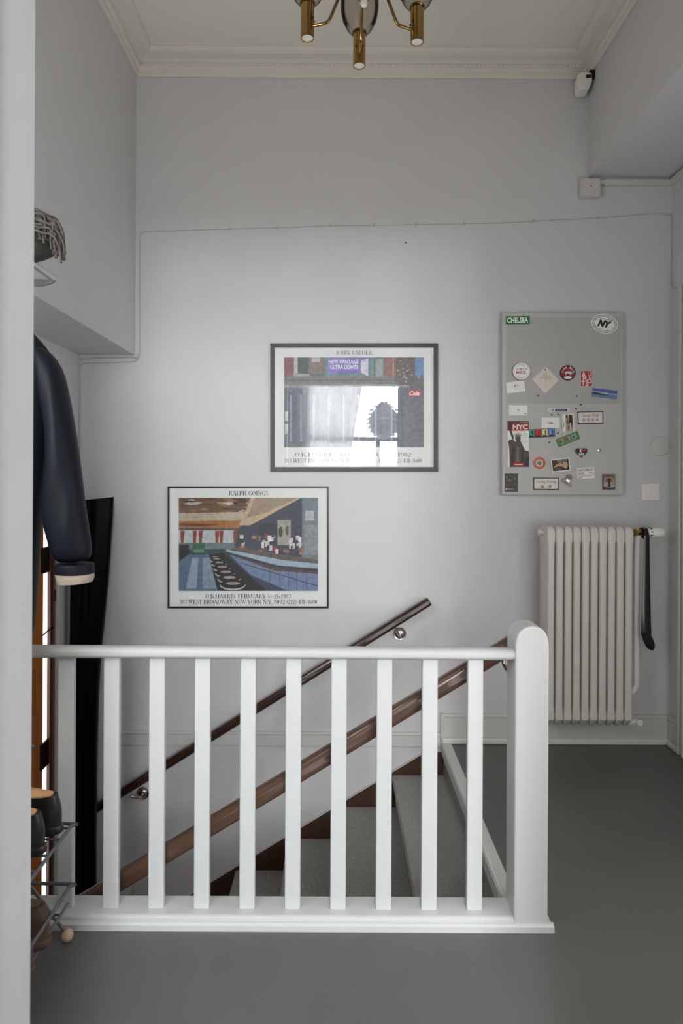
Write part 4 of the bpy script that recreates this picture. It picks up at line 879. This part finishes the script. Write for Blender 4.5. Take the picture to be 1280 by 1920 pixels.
for z in (P(90, 1050, 3.1).z, P(90, 1415, 3.1).z):
    part('hinge', MB().box(XL-.012, XL+.006, 3.06, 3.15, z-.062, z+.062), M['iron'], lf, bevel=.002)
z = P(90, 1187, 3.1).z
part('latch', MB().tube([(XL+.006, 3.06, z-.004), (XL+.006, 3.12, z+.006), (XL+.008, 3.165, z+.012)], [.003, .004, .009], 8), M['brass'], lf, smooth='auto')
z = P(96, 1122, 3.1).z
part('strike_plate', MB().box(XL+.004, XL+.013, 3.17, 3.2, z-.03, z+.03), M['steel'], dr, bevel=.002)

# tall folded glossy black sheet standing on the landing
rings = []
for px0, px1, y in ((128, 213, 936), (127.5, 210.5, 980), (127, 203, 1090), (127, 194, 1180), (127, 190, 1215), (128, 185, 1290), (129, 181.5, 1400), (130, 180, 1500), (132, 179.5, 1680)):
    A, B = P(px0, y, 3.29), P(px1, y, 3.29)
    A.x = max(A.x, XL+.045); c = (A+B)/2; hw_ = (B.x-A.x)/2; rings.append([Vector((c.x+hw_*math.cos(t), c.y+.062*math.sin(t)*(1+.18*math.cos(5*t)), c.z + (0.0 if y > 940 else .012*math.cos(t)))) for t in [2*PI*i/28 for i in range(28)]])
zt_ = rings[-1][0].z
rings.append([Vector((p.x, p.y, LAND+.003)) for p in rings[-1]])
rt = rings[0]; c = sum(rt, Vector())/28
inner = [[c+(p-c)*.86+Vector((0, 0, -.0)) for p in rt], [c+(p-c)*.84+Vector((0, 0, -.12)) for p in rt]]
rl = mesh_thing('rolled_sheet', MB().loft(inner[::-1]+rings, True, True), M['patent'], 'tall roll of glossy black sheeting standing in the left corner of the stairwell', 'roll', smooth='auto')

# ------------------------------------------------------------------ coat rack, jacket, scarf and hat
def dz(px, py, Y): return P(px, py, Y)
rk = thing('coat_rack', (XLB, 1.5, 2.05), 'chrome tubular hat rack on the left wall with a dark end bracket', 'coat rack')
end = P(99, 521, 1.95)
for xx, z in ((end.x, end.z), (end.x-.075, end.z-.002), (end.x-.15, end.z-.004)):
    part('tube', MB().tube([(xx, 1.12, z), (xx, 1.955, z)], .0098, 16), M['chrome'], rk, smooth='auto')
for yy in (1.95, 1.16):
    bp_ = [(end.x+.004, end.z+.004), (end.x+.008, end.z-.006), (end.x-.002, end.z-.016), (end.x-.03, end.z-.024), (XLB+.004, end.z-.042), (XLB+.004, end.z+.12), (XLB+.02, end.z+.12), (XLB+.03, end.z+.0), (end.x-.02, end.z-.004)]
    part('end_bracket', MB().prism([(x, yy, z) for x, z in bp_], (0, .008, 0)), solid('dark_grey_metal', (84, 86, 88)), rk, bevel=.0015)
hz_ = end.z-.06
part('hanging_rod', MB().tube([(-1.02, 1.12, hz_), (-1.02, 1.955, hz_)], .008, 12), M['chrome'], rk, smooth='auto')
for yy in (1.158, 1.954): part('rod_hook', MB().box(-1.028, -1.012, yy-.003, yy+.003, hz_, end.z-.02), solid('dark_grey_metal', (84, 86, 88)), rk)

YJ = 1.86
jk = thing('jacket', (-1.02, YJ, .95), 'navy coated jacket with turned-up beige cuff hanging on the left above the balustrade', 'jacket')
def ering(A, B, dep, n=20, wob=0.0, ph=0.0, tilt=0.0):
    c = (A+B)/2; u = (B-A)/2; out = []
    for i in range(n):
        t = 2*PI*i/n; k = 1+wob*math.sin(3*t+ph)
        out.append(c+u*math.copysign(abs(math.cos(t))**.85, math.cos(t))+Vector((0, dep*math.sin(t)*k, 0)))
    return out
# sleeve (right-hand one in the picture)
sl = [((62, 644), (92, 658), .035), ((68, 668), (106, 677), .05), ((74, 702), (118, 700), .062), ((80, 745), (126.5, 742), .064), ((89, 800), (135, 796), .064), ((89.5, 850), (144, 846), .062), ((87, 900), (151.5, 896), .06), ((82, 940), (157, 934), .059), ((80.5, 968), (161, 962), .057), ((87, 1000), (166, 995), .056), ((96, 1030), (170, 1026), .053), ((104, 1058), (173, 1054), .05)]
YS_ = YJ-.0
rings = [ering(P(*a, YS_), P(*b, YS_), d, 24, .10, i*1.3) for i, (a, b, d) in enumerate(sl)]
part('sleeve', MB().loft(rings, True, True), M['jacket'], jk, smooth=True, subsurf=1)
rings = [ering(P(*a, YS_), P(*b, YS_), d, 24) for a, b, d in (((104, 1056), (173.5, 1057), .054), ((103.5, 1060), (174.5, 1060), .056), ((106, 1074), (174.5, 1075), .056))]
part('cuff', MB().loft(rings, True, True), M['jacket'], jk, smooth='auto')
rings = [ering(P(*a, YS_), P(*b, YS_), d, 24) for a, b, d in (((106.3, 1073), (174.2, 1074), .0555), ((108, 1082), (174.2, 1084), .0555), ((111, 1093), (171.5, 1090.5), .052), ((114, 1092), (169, 1089.5), .047), ((114, 1080), (168, 1080), .045))]
part('cuff_lining', MB().loft(rings, True, False), M['lining'], jk, label='beige turned-up cuff lining', smooth='auto')
# body
CX = -1.03
body = []
for y, xr, d in ((606, 50, .03), (622, 60, .05), (636, 73, .062), (650, 86, .07), (668, 98, .078), (700, 99, .085), (760, 94, .09), (840, 88, .095), (900, 82, .095), (960, 76, .098), (1020, 71.5, .1), (1100, 66.5, .1), (1180, 61.5, .1), (1206, 60.5, .1)):
    B = P(xr, y, YJ+.02); h = B.x-CX; A = Vector((CX-h, B.y, B.z)); body.append(ering(A, B, d, 32, .1, y*.013))
part('torso', MB().loft(body, True, True), M['jacket'], jk, smooth=True, subsurf=1)
part('collar', MB().tube([(CX-.07, YJ+.0, P(50, 606, YJ).z-.0), (CX-.04, YJ-.06, P(50, 606, YJ).z), (CX+.03, YJ-.06, P(50, 606, YJ).z), (CX+.075, YJ+.0, P(50, 610, YJ).z), (CX+.04, YJ+.06, P(50, 606, YJ).z+.01), (CX-.04, YJ+.06, P(50, 606, YJ).z+.01)], .02, 10), M['jacket'], jk, smooth='auto')
mir = []
for a_, b_, d in sl:
    A, B = P(*a_, YS_), P(*b_, YS_); A2 = Vector((2*CX-B.x, B.y, B.z)); B2 = Vector((2*CX-A.x, A.y, A.z))
    lim = XL+.03
    k_ = (-1.30 - A2.x) if A2.x < -1.30 else 0
    A2.x += k_; B2.x += k_*.6; mir.append(ering(A2, B2, d*.9, 20, .1, 2))
part('sleeve', MB().loft(mir, True, True), M['jacket'], jk, smooth=True)
zc_ = body[0][0].z
part('hanger_hook', MB().tube(smoothpath([(-1.02, YJ, zc_-.03), (-1.02, YJ, hz_-.03), (-1.008, YJ, hz_-.012), (-1.006, YJ, hz_+.006), (-1.02, YJ, hz_+.0125), (-1.034, YJ, hz_+.004)], 4), .0025, 6), M['chrome'], jk, smooth='auto')

# dark knitted hat under a fringed scarf on the rack
zr_ = end.z+.0098
hatc = P(60, 452, 1.80)
m_ = MB(); hb = []
for i in range(13):
    f_ = i/12; a = PI*(f_-.5); r = math.cos(a)
    hb.append([Vector((hatc.x-.045+.118*r*math.cos(t)+.01*math.sin(2*t+i), 1.80+.13*r*math.sin(t), zr_+.058+.056*math.sin(a)+.004*math.sin(3*t))) for t in [2*PI*k/24 for k in range(24)]])
mesh_thing('knitted_hat', MB().loft(hb), M['hat'], 'dark grey woollen hat lying on the chrome rack under the scarf', 'hat', smooth=True, subsurf=1)
sf = thing('fringed_scarf', (hatc.x-.05, 1.78, zr_+.11), 'grey woollen scarf with long twisted fringe draped over the hat', 'scarf')
sb = []
for i in range(11):
    f_ = i/10; t0 = PI*(.78*f_)+.32*PI   # drapes over the hat from the wall side to the outer side
    th_ = .012
    row = []
    for k in range(9):
        y = 1.66+.26*k/8; rr_ = 1+.05*math.sin(k*1.7+i)
        row.append(Vector((hatc.x-.045-math.cos(t0)*-.0-.0+(-.128*math.cos(PI-t0))*rr_*-1*-1, y, zr_+.062+.078*math.sin(t0)*rr_)))
    sb.append(row)
rows = sb
m_ = MB(); fl_ = [p for r in rows for p in r]; nn = 9
top = [[p for p in r] for r in rows]; bot = [[p+Vector((0, 0, -.012)) for p in r] for r in rows]
m_.loft([top[i]+bot[i][::-1] for i in range(len(rows))])
part('cloth', m_, M['scarf'], sf, smooth='auto')
rs = random.Random(11)
for i in range(34):
    Yf = 1.70+rs.uniform(-.02, .12); u = rs.random()
    sx_, sy_ = 52+rs.uniform(0, 22), 392+rs.uniform(0, 52)
    ex, ey = 72+46*u+rs.uniform(-5, 5), 440+52*u+rs.uniform(-10, 6)
    if i > 24: sx_, sy_, ex, ey = 60+rs.uniform(0, 12), 388+rs.uniform(0, 16), 112+rs.uniform(-6, 10), 470+rs.uniform(-10, 26)
    mx, my = (sx_+ex)/2+10+rs.uniform(-2, 7), (sy_+ey)/2-16+rs.uniform(-8, 8)
    pts = [P(sx_, sy_, Yf), P(sx_+(mx-sx_)*.55, sy_+(my-sy_)*.6, Yf-.01), P(mx, my, Yf-.015), P(ex-2, (my+ey)/2, Yf-.012), P(ex, ey, Yf-.005)]
    part('fringe', MB().tube(smoothpath(pts, 4), [.0028]*16+[.0042], 6), M['scarf'], sf, smooth=True)

# ------------------------------------------------------------------ shoe rack and shoes
sr = thing('shoe_rack', (-1.05, 1.75, 0), 'grey wire shoe rack with wooden ball feet in the bottom left corner', 'shoe rack')
e1 = P(136, 1546, 1.94); e2 = P(133, 1659, 1.94)
def loop(e, y0, xin):
    return smoothpath([(xin, y0, e.z), (e.x-.03, y0, e.z), (e.x-.005, y0+.012, e.z), (e.x, y0+.04, e.z), (e.x, 1.7, e.z), (e.x, 1.90, e.z), (e.x-.004, 1.93, e.z+.0), (e.x-.03, 1.945, e.z), (xin, 1.945, e.z)], 5)
for e in (e1, e2):
    part('shelf_wire', MB().tube(loop(e, 1.42, -1.30), .0052, 8), M['wire'], sr, smooth='auto')
    z_, x_ = (e.z, e.x) if e is e1 else (.13, -.825)
    for yy in (1.50, 1.57, 1.64, 1.71, 1.78, 1.86, 1.92): part('shelf_wire', MB().tube([(-1.30, yy, z_), (x_, yy, z_)], .0032, 6), M['wire'], sr, smooth='auto')
    if e is e2: part('shelf_wire', MB().tube([(-.825, 1.42, .13), (-.825, 1.97, .13)], .0045, 8), M['wire'], sr, smooth='auto')
    part('shelf_wire', MB().tube([(-1.30, 1.42, e.z), (-1.30, 1.945, e.z)], .0052, 8), M['wire'], sr, smooth='auto')
ball = P(130, 1737, 2.005)
for yy, bx in ((1.99, ball.x), (1.46, ball.x)):
    for x0, x1, zt2 in ((ball.x, -1.24, .62), (-1.32, -.93, .62)):
        x_t = x1; zt3 = zt2
        part('leg', MB().tube([(x0, yy, .02), (x0+(x_t-x0)*.5, yy-.02, zt3*.5), (x_t, yy-.03, zt3)], .0055, 8), M['wire'], sr, smooth='auto')
        part('foot_ball', MB().lathe([(0, 0), (.01, .002), (.0165, .009), (.0185, .0185), (.0165, .028), (.01, .035), (0, .037)], (x0, yy, .0), seg=18), M['wood_ball'], sr, label='pale wooden ball foot', smooth=True)
part('top_wire', MB().tube([(-1.0, 1.96, .62), (-1.0, 1.44, .62)], .0052, 8), M['wire'], sr, smooth='auto')

def shoe(name, X, Y, zb_, up_m, label, group, boot=False):
    """shoe with its heel at X (towards +x) and toe towards the wall"""
    t = thing(name, (X-.13, Y, zb_), label, 'shoe', group)
    L = .27
    def sec(s, w_, z0, z1, n=20):
        # outline in plan at fraction s from heel (0) to toe (1)
        return [Vector((X-.135*1-0+0, 0, 0)) for _ in range(n)]
    def plan(scale, z, n=28, shift=0):
        out = []
        for i in range(n):
            a = 2*PI*i/n; cx_ = math.cos(a); sy_ = math.sin(a)
            x = -L/2+L/2*scale*cx_*1.0; f_ = (cx_+1)/2           # f_=1 heel
            hw_ = .046-.010*f_-.004*math.sin(PI*f_)
            y = hw_*scale*math.copysign(abs(sy_)**.72, sy_)
            out.append(Vector((X+x+shift, Y+y, z)))
        return out
    part('sole', MB().loft([plan(.98, zb_), plan(1.03, zb_+.004), plan(1.03, zb_+.02), plan(1.0, zb_+.024)]), M['leather_black'] if not boot else M['suede'], t, smooth='auto')
    hgt = .112 if not boot else .115
    rings = []
    n = 28
    for k in range(7):
        q = k/6; ring = []
        for i in range(n):
            a = 2*PI*i/n; cx_ = math.cos(a); sy_ = math.sin(a); f_ = (cx_+1)/2
            topz = zb_+.024+(hgt-.024)*(.42+.58*max(0, min(1, (f_-.12)/.5)))
            z = zb_+.022+(topz-zb_-.022)*q
            inw = (1-.10*q-.30*q*q*(1-f_)); bulge = 1+.05*math.sin(PI*q)
            hw_ = (.046-.010*f_-.004*math.sin(PI*f_))*inw*bulge
            x = -L/2+L/2*cx_*(.985+.02*math.sin(PI*q)-.09*q*q*(1 if cx_ > 0 else 1.4))
            ring.append(Vector((X+x, Y+hw_*math.copysign(abs(sy_)**.72, sy_), z)))
        rings.append(ring)
    c_ = rings[-1]
    cc = sum(c_, Vector())/n
    rings.append([cc+(p-cc)*.93+Vector((0, 0, .001)) for p in c_]); rings.append([Vector((cc.x+(p.x-cc.x)*.9, cc.y+(p.y-cc.y)*.88, p.z-.012)) for p in c_])
    part('upper', MB().loft(rings, True, True), up_m, t, smooth='auto')
    ins = [Vector((cc.x+(p.x-cc.x)*.91, cc.y+(p.y-cc.y)*.9, p.z+.003)) for p in c_]
    part('insole', MB().loft([[p+Vector((0, 0, -.004)) for p in ins], ins, [Vector((cc.x+(p.x-cc.x)*.5, cc.y+(p.y-cc.y)*.5, p.z+.012)) for p in ins]]), M['tan'] if not boot else M['suede'], t, smooth='auto')
    return t
zs1 = e1.z+.0055; zs2 = .133
shoe('clog', -.812, 1.785, zs1, M['leather_black'], 'black leather shoe with tan insole on the upper wire shelf, the nearer one', 'shoes on the wire rack')
shoe('clog', -.81, 1.888, zs1, M['leather_black'], 'black leather shoe with tan insole on the upper wire shelf, further one by the balustrade', 'shoes on the wire rack')
shoe('brown_shoe', -.795, 1.68, zs2, M['suede'], 'worn brown shoe on the lower wire shelf, the nearer one', 'shoes on the wire rack', True)
shoe('brown_shoe', -.80, 1.79, zs2, M['suede'], 'worn brown shoe on the lower wire shelf, further one by the ball foot', 'shoes on the wire rack', True)

# ------------------------------------------------------------------ room behind the camera (seen mirrored in the picture glass)
win = thing('window_1', (.25, -3.05, WZ0), None, None, kind='structure')
for x0, x1, z0, z1, nm in ((WX0, WX0+.05, WZ0, WZ1, 'frame'), (WX1-.05, WX1, WZ0, WZ1, 'frame'), (WX0, WX1, WZ0, WZ0+.06, 'frame'), (WX0, WX1, WZ1-.06, WZ1, 'frame'), (WX0, WX1, 2.0, 2.07, 'transom'), (.59, .65, WZ0, 2.0, 'mullion')):
    part(nm, MB().box(x0, x1, -3.09, -3.03, z0, z1), M['white'], win, bevel=.004)
part('pane', MB().box(WX0+.04, WX1-.04, -3.062, -3.058, WZ0+.05, WZ1-.05), M['pane'], win)
part('sill', MB().box(WX0-.05, WX1+.05, -3.02, -2.88, WZ0-.04, WZ0), M['white'], win, bevel=.004)
cu = thing('curtain', (-.2, -2.85, .3), 'sheer white curtain at the bright window reflected in the upper picture glass', 'curtain')
rows = []
for j in range(15):
    z = 2.98-(2.98-.3)*j/14; xr = .38-.26*(2.98-z)/1.6 if z > 1.38 else .12
    rows.append([Vector((-.62+(xr+.62)*i/70, -2.86+.022*math.sin(i*.95+.2*j)+.008*math.sin(i*2.3), z)) for i in range(71)])
part('cloth', MB().loft(rows, False, False), M['curtain'], cu, smooth=True)
part('rod', MB().tube([(-.75, -2.86, 3.0), (1.2, -2.86, 3.0)], .012, 10), M['white'], cu, smooth='auto')
pl = thing('pendant_lamp', (.60, -1.5, 1.95), 'round paper-petal pendant lamp mirrored as a pale disc in the upper picture glass', 'lamp')
LC = Vector((.60, -1.5, 2.19))
part('cord', MB().tube([(.60, -1.5, 3.2), (.60, -1.5, 2.4)], .003, 6), M['black'], pl)
part('bulb', MB().lathe([(.002, -.03), (.02, -.024), (.03, 0), (.022, .03), (.013, .05), (.013, .1), (.002, .1)], LC+Vector((0, 0, .1)), seg=16), M['socket'], pl, smooth=True)
part('globe', MB().lathe([(.002, -.2), (.1, -.17), (.17, -.1), (.2, 0), (.17, .1), (.1, .17), (.002, .2)], LC, seg=24), M['shade'], pl, smooth=True)
m_ = MB()
for i in range(12):
    la = -PI/2+PI*(i+.5)/12; nk = max(4, int(26*math.cos(la)))
    for k in range(nk):
        lo = 2*PI*(k+.5*(i % 2))/nk; d = Vector((math.cos(la)*math.cos(lo), math.cos(la)*math.sin(lo), math.sin(la)))
        t = d.cross(Vector((0, 0, 1))).normalized(); u = d.cross(t); c = LC+d*.195
        m_.add([c-t*.028-u*.024, c+t*.028-u*.024, c+t*.03+d*.045+u*.01, c+d*.06+u*.02, c-t*.03+d*.045+u*.01], [(0, 1, 2, 3, 4)])
pt = part('petal', m_, M['shade'], pl); pt['kind'] = 'stuff'
